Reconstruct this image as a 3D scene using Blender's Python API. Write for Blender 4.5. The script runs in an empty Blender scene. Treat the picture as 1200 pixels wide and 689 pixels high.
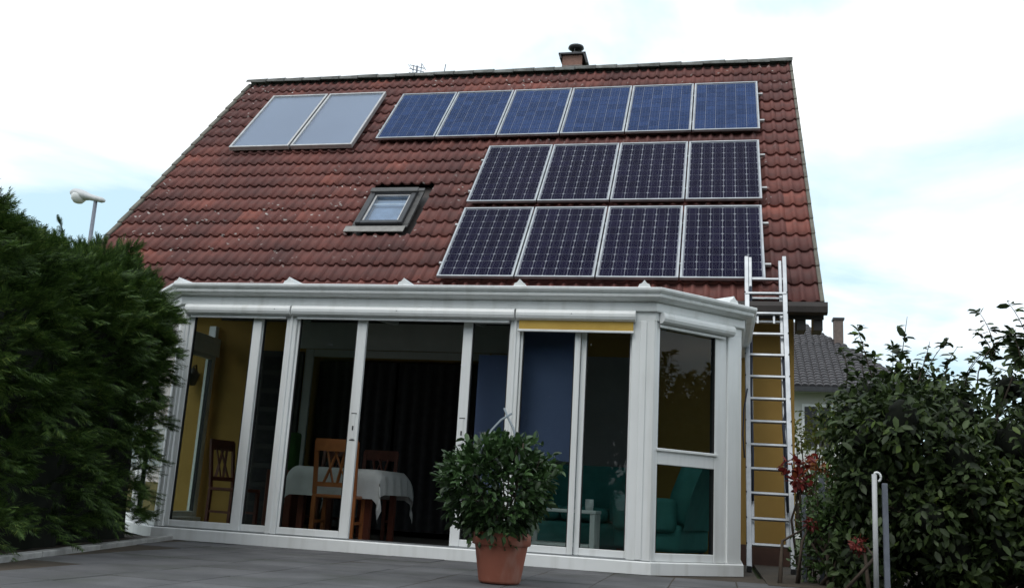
import bpy, bmesh, math, random
import numpy as np
from mathutils import Matrix, Vector, noise

random.seed(7)
rng = np.random.default_rng(11)
S = bpy.context.scene
COL = S.collection
R = math.radians

# ------------------------------------------------------------------ camera
YAW, PITCH, ROLL = R(13.116), R(12.738), R(-3.4675)
CAM_H = 0.53
cam = bpy.data.cameras.new('camera')
cam.sensor_fit = 'HORIZONTAL'
cam.sensor_width = 36.0
cam.lens = 36.0 * 1131.97 / 1200.0
cam.shift_x = 13.0 / 1200.0
cam.shift_y = -13.2 / 1200.0
cam.clip_start = 0.05
cam.clip_end = 2000
cam_o = bpy.data.objects.new('camera', cam)
COL.objects.link(cam_o)
Rz = Matrix.Rotation(YAW, 3, 'Z'); Rx = Matrix.Rotation(PITCH, 3, 'X'); Ry = Matrix.Rotation(ROLL, 3, 'Y')
Rm = Rz @ Rx @ Ry                       # columns: right, forward, up
right, fwd, up = Rm.col[0], Rm.col[1], Rm.col[2]
M = Matrix.Identity(4)
for i in range(3):
    M[i][0] = right[i]; M[i][1] = up[i]; M[i][2] = -fwd[i]
M[2][3] = CAM_H
cam_o.matrix_world = M
S.camera = cam_o

# ------------------------------------------------------------------ world
SUN_EL, SUN_AZ = R(52), R(205)          # azimuth clockwise from +y; behind and a little left of the camera
W = bpy.data.worlds.new('World'); S.world = W; W.use_nodes = True
nt = W.node_tree; nt.nodes.clear()
def N(t, tree=None, **kw):
    n = (tree or nt).nodes.new(t)
    for k_, v in kw.items(): setattr(n, k_, v)
    return n
out = N('ShaderNodeOutputWorld'); bg = N('ShaderNodeBackground'); bg.inputs[1].default_value = 0.1
sky = N('ShaderNodeTexSky', sky_type='NISHITA', sun_disc=False, sun_elevation=SUN_EL, sun_rotation=SUN_AZ)
sky.air_density = 1.0; sky.dust_density = 2.0; sky.ozone_density = 2.0
tc = N('ShaderNodeTexCoord'); sep = N('ShaderNodeSeparateXYZ')
mx = N('ShaderNodeMath', operation='MAXIMUM'); mx.inputs[1].default_value = 0.0
ad = N('ShaderNodeMath', operation='ADD'); ad.inputs[1].default_value = 0.22
dx = N('ShaderNodeMath', operation='DIVIDE'); dy = N('ShaderNodeMath', operation='DIVIDE')
cmb = N('ShaderNodeCombineXYZ')
nz = N('ShaderNodeTexNoise'); nz.inputs['Scale'].default_value = 1.15; nz.inputs['Detail'].default_value = 7; nz.inputs['Roughness'].default_value = 0.52; nz.inputs['Distortion'].default_value = 0.5
rp = N('ShaderNodeValToRGB'); rp.color_ramp.elements[0].position = 0.40; rp.color_ramp.elements[1].position = 0.58
nz2 = N('ShaderNodeTexNoise'); nz2.inputs['Scale'].default_value = 2.3; nz2.inputs['Detail'].default_value = 6
cr2 = N('ShaderNodeValToRGB'); cr2.color_ramp.elements[0].position = 0.3; cr2.color_ramp.elements[1].position = 0.62
cr2.color_ramp.elements[0].color = (0.84, 0.88, 0.92, 1); cr2.color_ramp.elements[1].color = (1.0, 1.0, 1.0, 1)
cb = N('ShaderNodeMixRGB', blend_type='MULTIPLY'); cb.inputs[0].default_value = 1.0; cb.inputs[2].default_value = (12.4, 12.6, 12.8, 1)
skym = N('ShaderNodeMixRGB', blend_type='MIX'); skym.inputs[0].default_value = 0.72; skym.inputs[2].default_value = (7.0, 9.6, 10.9, 1)
mixc = N('ShaderNodeMixRGB', blend_type='MIX')
L = nt.links.new
L(tc.outputs['Generated'], sep.inputs[0]); L(sep.outputs[2], mx.inputs[0]); L(mx.outputs[0], ad.inputs[0])
L(sep.outputs[0], dx.inputs[0]); L(ad.outputs[0], dx.inputs[1]); L(sep.outputs[1], dy.inputs[0]); L(ad.outputs[0], dy.inputs[1])
L(dx.outputs[0], cmb.inputs[0]); L(dy.outputs[0], cmb.inputs[1]); cmb.inputs[2].default_value = 3.1
L(cmb.outputs[0], nz.inputs['Vector']); L(cmb.outputs[0], nz2.inputs['Vector'])
L(nz.outputs[0], rp.inputs[0]); L(nz2.outputs[0], cr2.inputs[0]); L(cr2.outputs[0], cb.inputs[1])
L(sky.outputs[0], skym.inputs[1]); L(rp.outputs[0], mixc.inputs[0]); L(skym.outputs[0], mixc.inputs[1]); L(cb.outputs[0], mixc.inputs[2])
L(mixc.outputs[0], bg.inputs[0]); L(bg.outputs[0], out.inputs[0])

# ------------------------------------------------------------------ sun (overcast: weak and very soft)
sl = bpy.data.lights.new('sun', 'SUN'); sl.energy = 0.9; sl.angle = R(25); sl.color = (1.0, 0.97, 0.92)
so = bpy.data.objects.new('sun', sl); COL.objects.link(so)
sd = Vector((math.sin(SUN_AZ) * math.cos(SUN_EL), math.cos(SUN_AZ) * math.cos(SUN_EL), math.sin(SUN_EL)))
so.rotation_euler = sd.to_track_quat('Z', 'Y').to_euler()

S.view_settings.view_transform = 'Standard'; S.view_settings.look = 'None'
S.view_settings.gamma = 1.0; S.view_settings.use_curve_mapping = False
S.view_settings.exposure = 0.2
S.render.engine = 'CYCLES'
S.cycles.transparent_max_bounces = 24
S.cycles.max_bounces = 8

# ================================================================== helpers
def new_mat(name):
    m = bpy.data.materials.new(name); m.use_nodes = True
    t = m.node_tree; b = t.nodes['Principled BSDF']
    return m, t, b

def mat(name, c1, c2=None, rough=0.6, scale=4.0, metal=0.0, spec=0.5, bump=0.0, bscale=40.0, detail=5.0, coat=0.0, spread=(0.35, 0.65), obj_var=0.0):
    """noise-mottled procedural material in object/world position space"""
    m, t, b = new_mat(name)
    b.inputs['Roughness'].default_value = rough; b.inputs['Metallic'].default_value = metal
    b.inputs['Specular IOR Level'].default_value = spec; b.inputs['Coat Weight'].default_value = coat
    g = t.nodes.new('ShaderNodeNewGeometry')
    if c2 is None: c2 = tuple(c * 0.8 for c in c1)
    n = t.nodes.new('ShaderNodeTexNoise'); n.inputs['Scale'].default_value = scale; n.inputs['Detail'].default_value = detail; n.inputs['Roughness'].default_value = 0.6
    r = t.nodes.new('ShaderNodeValToRGB')
    r.color_ramp.elements[0].position, r.color_ramp.elements[1].position = spread
    r.color_ramp.elements[0].color = (*c1, 1); r.color_ramp.elements[1].color = (*c2, 1)
    t.links.new(g.outputs['Position'], n.inputs['Vector']); t.links.new(n.outputs[0], r.inputs[0])
    col = r.outputs[0]
    if obj_var:
        oi = t.nodes.new('ShaderNodeObjectInfo')
        hv = t.nodes.new('ShaderNodeHueSaturation')
        ma = t.nodes.new('ShaderNodeMapRange'); ma.inputs[3].default_value = 1 - obj_var; ma.inputs[4].default_value = 1 + obj_var
        t.links.new(oi.outputs['Random'], ma.inputs[0]); t.links.new(ma.outputs[0], hv.inputs['Value']); t.links.new(col, hv.inputs['Color'])
        col = hv.outputs[0]
    t.links.new(col, b.inputs['Base Color'])
    if bump:
        n2 = t.nodes.new('ShaderNodeTexNoise'); n2.inputs['Scale'].default_value = bscale; n2.inputs['Detail'].default_value = 4
        bp = t.nodes.new('ShaderNodeBump'); bp.inputs['Strength'].default_value = bump; bp.inputs['Distance'].default_value = 0.01
        t.links.new(g.outputs['Position'], n2.inputs['Vector']); t.links.new(n2.outputs[0], bp.inputs['Height']); t.links.new(bp.outputs[0], b.inputs['Normal'])
    return m

def glass_mat(name, ior=1.45, rough=0.0, tint=(0.9, 0.93, 0.92)):
    m, t, b = new_mat(name); t.nodes.remove(b)
    o = t.nodes['Material Output']
    tr = t.nodes.new('ShaderNodeBsdfTransparent'); tr.inputs[0].default_value = (*tint, 1)
    gl = t.nodes.new('ShaderNodeBsdfGlossy'); gl.inputs['Roughness'].default_value = rough
    fr = t.nodes.new('ShaderNodeFresnel'); fr.inputs[0].default_value = ior
    mi = t.nodes.new('ShaderNodeMixShader')
    ge_ = t.nodes.new('ShaderNodeNewGeometry'); mu = t.nodes.new('ShaderNodeMath'); mu.operation = 'MULTIPLY'
    iv = t.nodes.new('ShaderNodeMath'); iv.operation = 'SUBTRACT'; iv.inputs[0].default_value = 1.0
    t.links.new(ge_.outputs['Backfacing'], iv.inputs[1]); t.links.new(fr.outputs[0], mu.inputs[0]); t.links.new(iv.outputs[0], mu.inputs[1])
    t.links.new(mu.outputs[0], mi.inputs[0]); t.links.new(tr.outputs[0], mi.inputs[1]); t.links.new(gl.outputs[0], mi.inputs[2]); t.links.new(mi.outputs[0], o.inputs[0])
    return m

def leaf_mat(name, dark, light, rough=0.5, trans=0.25, yellow=None, spec=0.4):
    m, t, b = new_mat(name)
    o = t.nodes['Material Output']
    g = t.nodes.new('ShaderNodeNewGeometry')
    r = t.nodes.new('ShaderNodeValToRGB')
    r.color_ramp.elements[0].color = (*dark, 1); r.color_ramp.elements[1].color = (*light, 1)
    if yellow:
        e = r.color_ramp.elements.new(0.93); e.color = (*light, 1)
        r.color_ramp.elements[-1].color = (*yellow, 1)
    n = t.nodes.new('ShaderNodeTexNoise'); n.inputs['Scale'].default_value = 3.0
    md = t.nodes.new('ShaderNodeMath'); md.operation = 'ADD'
    ms = t.nodes.new('ShaderNodeMath'); ms.operation = 'MULTIPLY_ADD'; ms.inputs[1].default_value = 0.9; ms.inputs[2].default_value = -0.45
    t.links.new(g.outputs['Position'], n.inputs['Vector']); t.links.new(n.outputs[0], ms.inputs[0])
    t.links.new(g.outputs['Random Per Island'], md.inputs[0]); t.links.new(ms.outputs[0], md.inputs[1]); t.links.new(md.outputs[0], r.inputs[0])
    t.links.new(r.outputs[0], b.inputs['Base Color'])
    b.inputs['Roughness'].default_value = rough; b.inputs['Specular IOR Level'].default_value = spec
    tl = t.nodes.new('ShaderNodeBsdfTranslucent'); t.links.new(r.outputs[0], tl.inputs[0])
    mi = t.nodes.new('ShaderNodeMixShader'); mi.inputs[0].default_value = trans
    t.links.new(b.outputs[0], mi.inputs[1]); t.links.new(tl.outputs[0], mi.inputs[2]); t.links.new(mi.outputs[0], o.inputs[0])
    return m

def root_loc(o):
    v = Vector((0, 0, 0))
    while o is not None:
        v = v + o.location; o = o.parent
    return v

class MB:
    """collects shapes (world coordinates) and links them as one mesh object"""
    def __init__(s): s.v = []; s.f = []; s.sm = []
    def add(s, vs, fs, smooth=False):
        b = len(s.v); s.v += [tuple(p) for p in vs]
        s.f += [tuple(b + i for i in f) for f in fs]; s.sm += [smooth] * len(fs)
        return s
    def box(s, x0, x1, y0, y1, z0, z1, mtx=None):
        vs = [(x, y, z) for z in (z0, z1) for y in (y0, y1) for x in (x0, x1)]
        if mtx is not None: vs = [mtx @ Vector(p) for p in vs]
        return s.add(vs, [(0, 2, 3, 1), (4, 5, 7, 6), (0, 1, 5, 4), (2, 6, 7, 3), (0, 4, 6, 2), (1, 3, 7, 5)])
    def bar(s, a, b, w, d=None, roll=Vector((0, 0, 1))):
        d = d or w; a = Vector(a); b = Vector(b); t = (b - a).normalized()
        side = t.cross(roll)
        if side.length < 1e-4: side = t.cross(Vector((0, 1, 0)))
        side.normalize(); n = side.cross(t).normalized()
        vs = []
        for p in (a, b):
            for i, j in ((-1, -1), (1, -1), (1, 1), (-1, 1)): vs.append(p + side * (i * w / 2) + n * (j * d / 2))
        return s.add(vs, [(3, 2, 1, 0), (4, 5, 6, 7), (0, 1, 5, 4), (1, 2, 6, 5), (2, 3, 7, 6), (3, 0, 4, 7)])
    def tube(s, pts, r, n=8, r2=None):
        pts = [Vector(p) for p in pts]; m = len(pts); vs = []
        ref = Vector((0.13, 0.2, 1)).normalized()
        for i, p in enumerate(pts):
            t = (pts[min(i + 1, m - 1)] - pts[max(i - 1, 0)]).normalized()
            a = t.cross(ref)
            if a.length < 1e-3: a = t.cross(Vector((1, 0, 0)))
            a.normalize(); b = t.cross(a)
            rr = r if r2 is None else r + (r2 - r) * i / (m - 1)
            for k in range(n):
                an = 2 * math.pi * k / n; vs.append(p + (a * math.cos(an) + b * math.sin(an)) * rr)
        fs = []
        for i in range(m - 1):
            for k in range(n): fs.append((i * n + k, i * n + (k + 1) % n, (i + 1) * n + (k + 1) % n, (i + 1) * n + k))
        s.add(vs, fs, True)
        b0 = len(s.v) - m * n
        s.f += [tuple(b0 + k for k in range(n))[::-1], tuple(b0 + (m - 1) * n + k for k in range(n))]; s.sm += [False, False]
        return s
    def lathe(s, prof, c, n=24, axis=None):
        vs = []
        for r, z in prof:
            for k in range(n):
                an = 2 * math.pi * k / n; vs.append(Vector((c[0] + r * math.cos(an), c[1] + r * math.sin(an), c[2] + z)))
        fs = []
        for i in range(len(prof) - 1):
            for k in range(n): fs.append((i * n + k, i * n + (k + 1) % n, (i + 1) * n + (k + 1) % n, (i + 1) * n + k))
        return s.add(vs, fs, True)
    def prism(s, poly, z0, z1):
        n = len(poly); vs = [(*p, z0) for p in poly] + [(*p, z1) for p in poly]
        fs = [tuple(range(n))[::-1], tuple(range(n, 2 * n))] + [(i, (i + 1) % n, n + (i + 1) % n, n + i) for i in range(n)]
        return s.add(vs, fs)
    def build(s, name, material, parent=None, bevel=0.0, loc=None, local=False, segs=1):
        me = bpy.data.meshes.new(name)
        off = Vector((0, 0, 0))
        o = bpy.data.objects.new(name, me)
        if parent is not None:
            o.parent = parent
            if not local: off = root_loc(parent)
        elif loc is not None:
            off = Vector(loc); o.location = loc
        me.from_pydata([(p[0] - off.x, p[1] - off.y, p[2] - off.z) for p in s.v], [], s.f)
        me.polygons.foreach_set('use_smooth', s.sm)
        if bevel:
            bm = bmesh.new(); bm.from_mesh(me)
            es = [e for e in bm.edges if len(e.link_faces) == 2 and e.calc_face_angle(0) > 0.6]
            bmesh.ops.bevel(bm, geom=es, offset=bevel, segments=segs, affect='EDGES', profile=0.5, clamp_overlap=True)
            bm.to_mesh(me); bm.free()
            if segs > 1: me.polygons.foreach_set('use_smooth', [True] * len(me.polygons))
        me.materials.append(material); me.update()
        COL.objects.link(o)
        return o

def empty(name, loc, label=None, cat=None, group=None, parent=None, rot=None):
    o = bpy.data.objects.new(name, None); o.location = loc; o.empty_display_size = 0.1
    if rot: o.rotation_euler = rot
    COL.objects.link(o)
    if parent: o.parent = parent
    if label: tag(o, label, cat, group)
    return o
def tag(o, label=None, cat=None, group=None, kind=None):
    if label: o['label'] = label
    if cat: o['category'] = cat
    if group: o['group'] = group
    if kind: o['kind'] = kind
    return o
def copy_tree(o, parent=None):
    c = o.copy(); COL.objects.link(c); c.parent = parent
    for ch in list(o.children): copy_tree(ch, c)
    return c

def inst_mesh(name, tv, tf, locs, mats, material, parent=None):
    """one mesh made of many small copies of a template (leaves, sprays)"""
    tv = np.asarray(tv, float); n = len(locs); k = len(tv)
    V = np.einsum('nij,kj->nki', mats, tv) + locs[:, None, :]
    if parent is not None: V = V - np.array(root_loc(parent))[None, None, :]
    V = V.reshape(-1, 3)
    sizes = np.array([len(f) for f in tf]); flat = np.concatenate([np.array(f) for f in tf])
    li = (flat[None, :] + (np.arange(n) * k)[:, None]).ravel()
    ls = np.concatenate([[0], np.cumsum(np.tile(sizes, n))[:-1]])
    me = bpy.data.meshes.new(name)
    me.vertices.add(len(V)); me.vertices.foreach_set('co', V.ravel())
    me.loops.add(len(li)); me.loops.foreach_set('vertex_index', li.astype(np.int32))
    me.polygons.add(len(ls)); me.polygons.foreach_set('loop_start', ls.astype(np.int32))
    me.polygons.foreach_set('loop_total', np.tile(sizes, n).astype(np.int32))
    me.update(calc_edges=True); me.validate()
    me.materials.append(material)
    o = bpy.data.objects.new(name, me); o.parent = parent; COL.objects.link(o)
    return o

def frames(dirs, ups, scale, roll=None):
    """matrices with local x along dirs, z near ups"""
    d = dirs / np.linalg.norm(dirs, axis=1, keepdims=True)
    y = np.cross(ups, d); ln = np.linalg.norm(y, axis=1, keepdims=True); y = y / np.maximum(ln, 1e-6)
    z = np.cross(d, y)
    if roll is not None:
        c, s_ = np.cos(roll)[:, None], np.sin(roll)[:, None]; y, z = y * c + z * s_, z * c - y * s_
    Mx = np.stack([d, y, z], axis=2)
    return Mx * np.asarray(scale)[:, None, None]

LEAF_V = [(0, 0, 0), (0.3, 0.22, 0.05), (0.7, 0.2, 0.03), (1, 0, -0.1), (0.7, -0.2, 0.03), (0.3, -0.22, 0.05), (0.35, 0, -0.02), (0.7, 0, -0.04)]
LEAF_F = [(0, 6, 1), (1, 6, 7, 2), (2, 7, 3), (0, 5, 6), (5, 4, 7, 6), (4, 3, 7)]
def spray_template():
    v = []; f = []
    def finger(x, y, an, l, w, dz):
        b = len(v); ca, sa = math.cos(an), math.sin(an)
        v.extend([(x - sa * w, y + ca * w, dz), (x + sa * w, y - ca * w, dz), (x + ca * l, y + sa * l, dz - l * 0.25)]); f.append((b, b + 1, b + 2))
    finger(0, 0, 0, 1.0, 0.02, 0)
    for i in range(7):
        x = 0.1 + 0.12 * i; l = 0.46 * (1 - 0.1 * i)
        for sg in (1, -1): finger(x + 0.03 * (sg > 0), 0, sg * R(46 - 3 * i), l, 0.036, 0.03 * math.sin(i * 2.1 + sg))
    return v, f

# ================================================================== materials
m_white = mat('white_pvc', (0.80, 0.82, 0.82), (0.73, 0.75, 0.75), rough=0.36, scale=2.2, spread=(0.3, 0.75))
def streaks(m, amount, col, sc=(14, 14, 1.2)):
    t = m.node_tree; b = t.nodes['Principled BSDF']; src = b.inputs['Base Color'].links[0].from_socket
    g = t.nodes.new('ShaderNodeNewGeometry'); mp = t.nodes.new('ShaderNodeMapping'); mp.inputs['Scale'].default_value = sc
    n = t.nodes.new('ShaderNodeTexNoise'); n.inputs['Scale'].default_value = 1.0; n.inputs['Detail'].default_value = 6
    r = t.nodes.new('ShaderNodeValToRGB'); r.color_ramp.elements[0].position = .5; r.color_ramp.elements[1].position = .8
    r.color_ramp.elements[1].color = (amount, amount, amount, 1); r.color_ramp.elements[0].color = (0, 0, 0, 1)
    mi = t.nodes.new('ShaderNodeMixRGB'); mi.inputs[2].default_value = (*col, 1)
    t.links.new(g.outputs['Position'], mp.inputs[0]); t.links.new(mp.outputs[0], n.inputs['Vector']); t.links.new(n.outputs[0], r.inputs[0])
    t.links.new(r.outputs[0], mi.inputs[0]); t.links.new(src, mi.inputs[1]); t.links.new(mi.outputs[0], b.inputs['Base Color'])
streaks(m_white, .42, (.42, .42, .38), (9, 9, .8))
m_alu = mat('aluminium', (0.46, 0.48, 0.50), (0.34, 0.36, 0.38), rough=0.38, metal=0.75, scale=6)
m_alu_dull = mat('dull_aluminium', (0.5, 0.5, 0.5), (0.4, 0.4, 0.4), rough=0.5, metal=0.6, scale=9)
m_wall = mat('ochre_render', (0.44, 0.265, 0.07), (0.38, 0.225, 0.055), rough=0.9, scale=1.6, bump=0.35, bscale=160)
m_wall_in = mat('pale_plaster', (0.5, 0.5, 0.48), (0.42, 0.42, 0.4), rough=0.9, scale=2)
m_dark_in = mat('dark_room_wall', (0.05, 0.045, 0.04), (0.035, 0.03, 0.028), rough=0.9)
m_black = mat('black_rubber', (0.015, 0.015, 0.016), rough=0.5)
m_darkmetal = mat('dark_sheet_metal', (0.045, 0.046, 0.05), (0.03, 0.03, 0.034), rough=0.42, metal=0.3, scale=8)
m_gutter = mat('brown_gutter', (0.055, 0.045, 0.042), (0.04, 0.033, 0.03), rough=0.55, scale=6)
m_lead = mat('lead_flashing', (0.27, 0.26, 0.245), (0.2, 0.19, 0.18), rough=0.7, scale=14, bump=0.3, bscale=50)
m_glass = glass_mat('door_glass', 1.4, tint=(0.76, 0.80, 0.79))
m_pvglass = glass_mat('solar_glass', 1.09, rough=0.05, tint=(1, 1, 1))
m_skyglass = glass_mat('roof_window_glass', 1.75, tint=(0.75, 0.8, 0.85))
m_ridge = mat('weathered_ridge', (0.19, 0.195, 0.185), (0.11, 0.11, 0.10), rough=0.95, scale=9, bump=0.5, bscale=60, obj_var=0.2)
m_verge = mat('mossy_verge', (0.17, 0.16, 0.13), (0.1, 0.095, 0.08), rough=0.95, scale=7, bump=0.4, bscale=60)
m_concrete = mat('paving', (0.11, 0.11, 0.115), (0.07, 0.07, 0.074), rough=0.85, scale=2.3, bump=0.3, bscale=70, obj_var=0.12)
streaks(m_concrete, .8, (.035, .04, .028), (1.6, 2.2, 1))
m_kerb = mat('kerb', (0.36, 0.36, 0.35), (0.25, 0.25, 0.24), rough=0.9, scale=6, bump=0.3)
m_soil = mat('soil', (0.06, 0.045, 0.03), (0.035, 0.028, 0.02), rough=1.0, scale=3, bump=0.6, bscale=30)
m_lawn = mat('lawn', (0.05, 0.075, 0.02), (0.035, 0.05, 0.016), rough=1.0, scale=1.5, bump=0.6, bscale=30)
m_terra = mat('terracotta', (0.36, 0.12, 0.075), (0.28, 0.095, 0.06), rough=0.75, scale=5, bump=0.15)
streaks(m_terra, .6, (.42, .30, .25), (9, 9, 4))
m_bark = mat('bark', (0.07, 0.05, 0.035), (0.04, 0.03, 0.022), rough=0.95, scale=10, bump=0.5)
m_core = mat('foliage_shade', (0.006, 0.009, 0.004), rough=1.0)  # near-black: shade of the foliage gaps put into the colour
m_teal = mat('teal_upholstery', (0.06, 0.25, 0.235), (0.048, 0.21, 0.195), rough=0.9, scale=9, bump=0.2, bscale=200)
m_wood = mat('orange_wood', (0.34, 0.11, 0.03), (0.26, 0.08, 0.022), rough=0.45, scale=7)
m_woodred = mat('red_brown_wood', (0.17, 0.045, 0.025), (0.12, 0.032, 0.018), rough=0.45, scale=7)
m_cloth = mat('white_cloth', (0.5, 0.5, 0.5), (0.43, 0.43, 0.43), rough=0.95, scale=5)
m_blue = mat('blue_reflection', (0.12, 0.15, 0.29), (0.10, 0.13, 0.25), rough=0.9, scale=1.5)  # blue of the pane reflections, painted on added sheets
m_yellow = mat('yellow_awning_fabric', (0.5, 0.33, 0.07), (0.44, 0.28, 0.055), rough=0.85, scale=6)
m_green = mat('green_fabric', (0.05, 0.14, 0.03), (0.04, 0.11, 0.025), rough=0.9, scale=5)
m_curtain = mat('dark_curtain', (0.035, 0.032, 0.035), (0.022, 0.02, 0.023), rough=0.95, scale=12)
m_intfloor = mat('floor_tiles', (0.16, 0.14, 0.125), (0.11, 0.1, 0.09), rough=0.5, scale=3)
m_cavity = mat('roof_panel_grey', (0.3, 0.31, 0.32), (0.26, 0.27, 0.28), rough=0.6, scale=2)
m_hose = mat('grey_blue_plastic', (0.2, 0.24, 0.27), (0.16, 0.19, 0.22), rough=0.5)
m_strap = mat('dark_strap', (0.02, 0.025, 0.045), rough=0.7)
m_post = mat('galvanised', (0.2, 0.22, 0.26), (0.14, 0.155, 0.19), rough=0.55, metal=0.4, scale=7)
m_chim = mat('chimney_clay', (0.27, 0.15, 0.115), (0.21, 0.115, 0.09), rough=0.9, scale=14, bump=0.3)
m_nbroof = mat('grey_tiles', (0.085, 0.08, 0.085), (0.05, 0.048, 0.052), rough=0.85, scale=6, obj_var=0.2)
m_nbwall = mat('pale_render', (0.6, 0.6, 0.58), (0.52, 0.52, 0.5), rough=0.9, scale=1)
m_lampw = mat('lamp_grey', (0.55, 0.56, 0.57), (0.46, 0.47, 0.48), rough=0.5)
m_globe = mat('lamp_diffuser', (0.75, 0.76, 0.76), (0.68, 0.69, 0.69), rough=0.25)
m_absorb = mat('collector_absorber', (0.15, 0.19, 0.26), (0.135, 0.17, 0.235), rough=0.5, scale=0.8)  # sky reflection of the glass is put into this grey-blue
m_colglass = glass_mat('collector_glass', 1.4, rough=0.25, tint=(0.97, 0.98, 1))
m_mono = mat('mono_cell', (0.013, 0.012, 0.03), (0.010, 0.0095, 0.024), rough=0.6, spec=0.0, scale=1.2, obj_var=0.15)
m_poly = mat('poly_cell', (0.030, 0.055, 0.138), (0.021, 0.040, 0.105), rough=0.6, spec=0.0, scale=22, obj_var=0.18)
m_back_d = mat('back_sheet', (0.22, 0.235, 0.28), rough=0.6)
m_bus = mat('busbar', (0.13, 0.14, 0.19), rough=0.6, spec=0.1)

def tile_material():
    m, t, b = new_mat('clay_tile')
    g = t.nodes.new('ShaderNodeNewGeometry'); Lk = t.links.new
    b.inputs['Roughness'].default_value = 0.68; b.inputs['Specular IOR Level'].default_value = 0.35
    def noise_(sc, det=4, dim=None):
        n = t.nodes.new('ShaderNodeTexNoise'); n.inputs['Scale'].default_value = sc; n.inputs['Detail'].default_value = det
        Lk((dim or g.outputs['Position']), n.inputs['Vector']); return n.outputs[0]
    def ramp(src, stops):
        r = t.nodes.new('ShaderNodeValToRGB')
        while len(r.color_ramp.elements) < len(stops): r.color_ramp.elements.new(0.5)
        for e, (p, c) in zip(r.color_ramp.elements, stops): e.position = p; e.color = (*c, 1) if len(c) == 3 else c
        Lk(src, r.inputs[0]); return r.outputs[0]
    def mix(bt, fac, a, c):
        n = t.nodes.new('ShaderNodeMixRGB'); n.blend_type = bt
        for s_, i in ((fac, 0), (a, 1), (c, 2)):
            if isinstance(s_, (int, float)): n.inputs[i].default_value = s_
            elif isinstance(s_, tuple): n.inputs[i].default_value = (*s_, 1)
            else: Lk(s_, n.inputs[i])
        return n.outputs[0]
    # one random value per tile from its place on the roof (column, course)
    sp = t.nodes.new('ShaderNodeSeparateXYZ'); Lk(g.outputs['Position'], sp.inputs[0])
    def mth(op, a, b_=None):
        n = t.nodes.new('ShaderNodeMath'); n.operation = op
        for s_, i in ((a, 0), (b_, 1)):
            if s_ is None: continue
            if isinstance(s_, (int, float)): n.inputs[i].default_value = s_
            else: Lk(s_, n.inputs[i])
        return n.outputs[0]
    cx = mth('FLOOR', mth('DIVIDE', mth('ADD', sp.outputs[0], 8.93), 0.3148))
    uu = mth('ADD', mth('MULTIPLY', sp.outputs[1], math.cos(TH)), mth('MULTIPLY', sp.outputs[2], math.sin(TH)))
    cy = mth('FLOOR', mth('DIVIDE', mth('SUBTRACT', uu, 9.36 + CAM_H * math.sin(TH)), 0.363))
    cb_ = t.nodes.new('ShaderNodeCombineXYZ'); Lk(cx, cb_.inputs[0]); Lk(cy, cb_.inputs[1])
    wn = t.nodes.new('ShaderNodeTexWhiteNoise'); wn.noise_dimensions = '2D'; Lk(cb_.outputs[0], wn.inputs['Vector'])
    base = ramp(wn.outputs['Value'], [(0.0, (0.132, 0.046, 0.039)), (0.5, (0.150, 0.051, 0.042)), (0.88, (0.166, 0.055, 0.044)), (1.0, (0.23, 0.073, 0.054))])
    big = ramp(noise_(0.8, 5), [(0.36, (0.72, 0.75, 0.80)), (0.6, (1.14, 1.12, 1.1))])
    c = mix('MULTIPLY', 1.0, base, big)
    # dirt streaks and grime
    gr = ramp(noise_(6, 6), [(0.42, (0, 0, 0)), (0.68, (1, 1, 1))])
    c = mix('MIX', mth('MULTIPLY', gr, 0.38), c, (0.068, 0.042, 0.04))
    # pale lichen spots, thick in some areas and absent elsewhere
    vo = t.nodes.new('ShaderNodeTexVoronoi'); vo.inputs['Scale'].default_value = 8.0; vo.inputs['Randomness'].default_value = 1.0
    Lk(g.outputs['Position'], vo.inputs['Vector'])
    spot = ramp(vo.outputs['Distance'], [(0.14, (1, 1, 1)), (0.25, (0, 0, 0))])
    area = ramp(noise_(0.55, 3), [(0.50, (0, 0, 0)), (0.60, (1, 1, 1))])
    fine = ramp(noise_(22, 2), [(0.46, (0, 0, 0)), (0.54, (1, 1, 1))])
    pick = ramp(vo.outputs['Color'], [(0.30, (0, 0, 0)), (0.36, (1, 1, 1))])
    c = mix('MIX', mth('MULTIPLY', mth('MULTIPLY', spot, area), mth('MULTIPLY', fine, pick)), c, (0.52, 0.48, 0.45))
    Lk(c, b.inputs['Base Color'])
    bp = t.nodes.new('ShaderNodeBump'); bp.inputs['Strength'].default_value = 0.35; bp.inputs['Distance'].default_value = 0.01
    Lk(noise_(70, 3), bp.inputs['Height']); Lk(bp.outputs[0], b.inputs['Normal'])
    return m

# ================================================================== roof frame
TH = R(48.4526)
ct, st = math.cos(TH), math.sin(TH)
KT = -6.893                              # tile plane offset seen from the camera point
def RP(x, u, h=0.0):
    return Vector((x, u * ct - (KT + h) * st, CAM_H + u * st + (KT + h) * ct))
U_RIDGE, ROW, U_FIRST = 16.31, 0.363, 9.36
XL, XR, TW = -8.935, 1.14, 0.3148
m_tile = tile_material()

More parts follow.
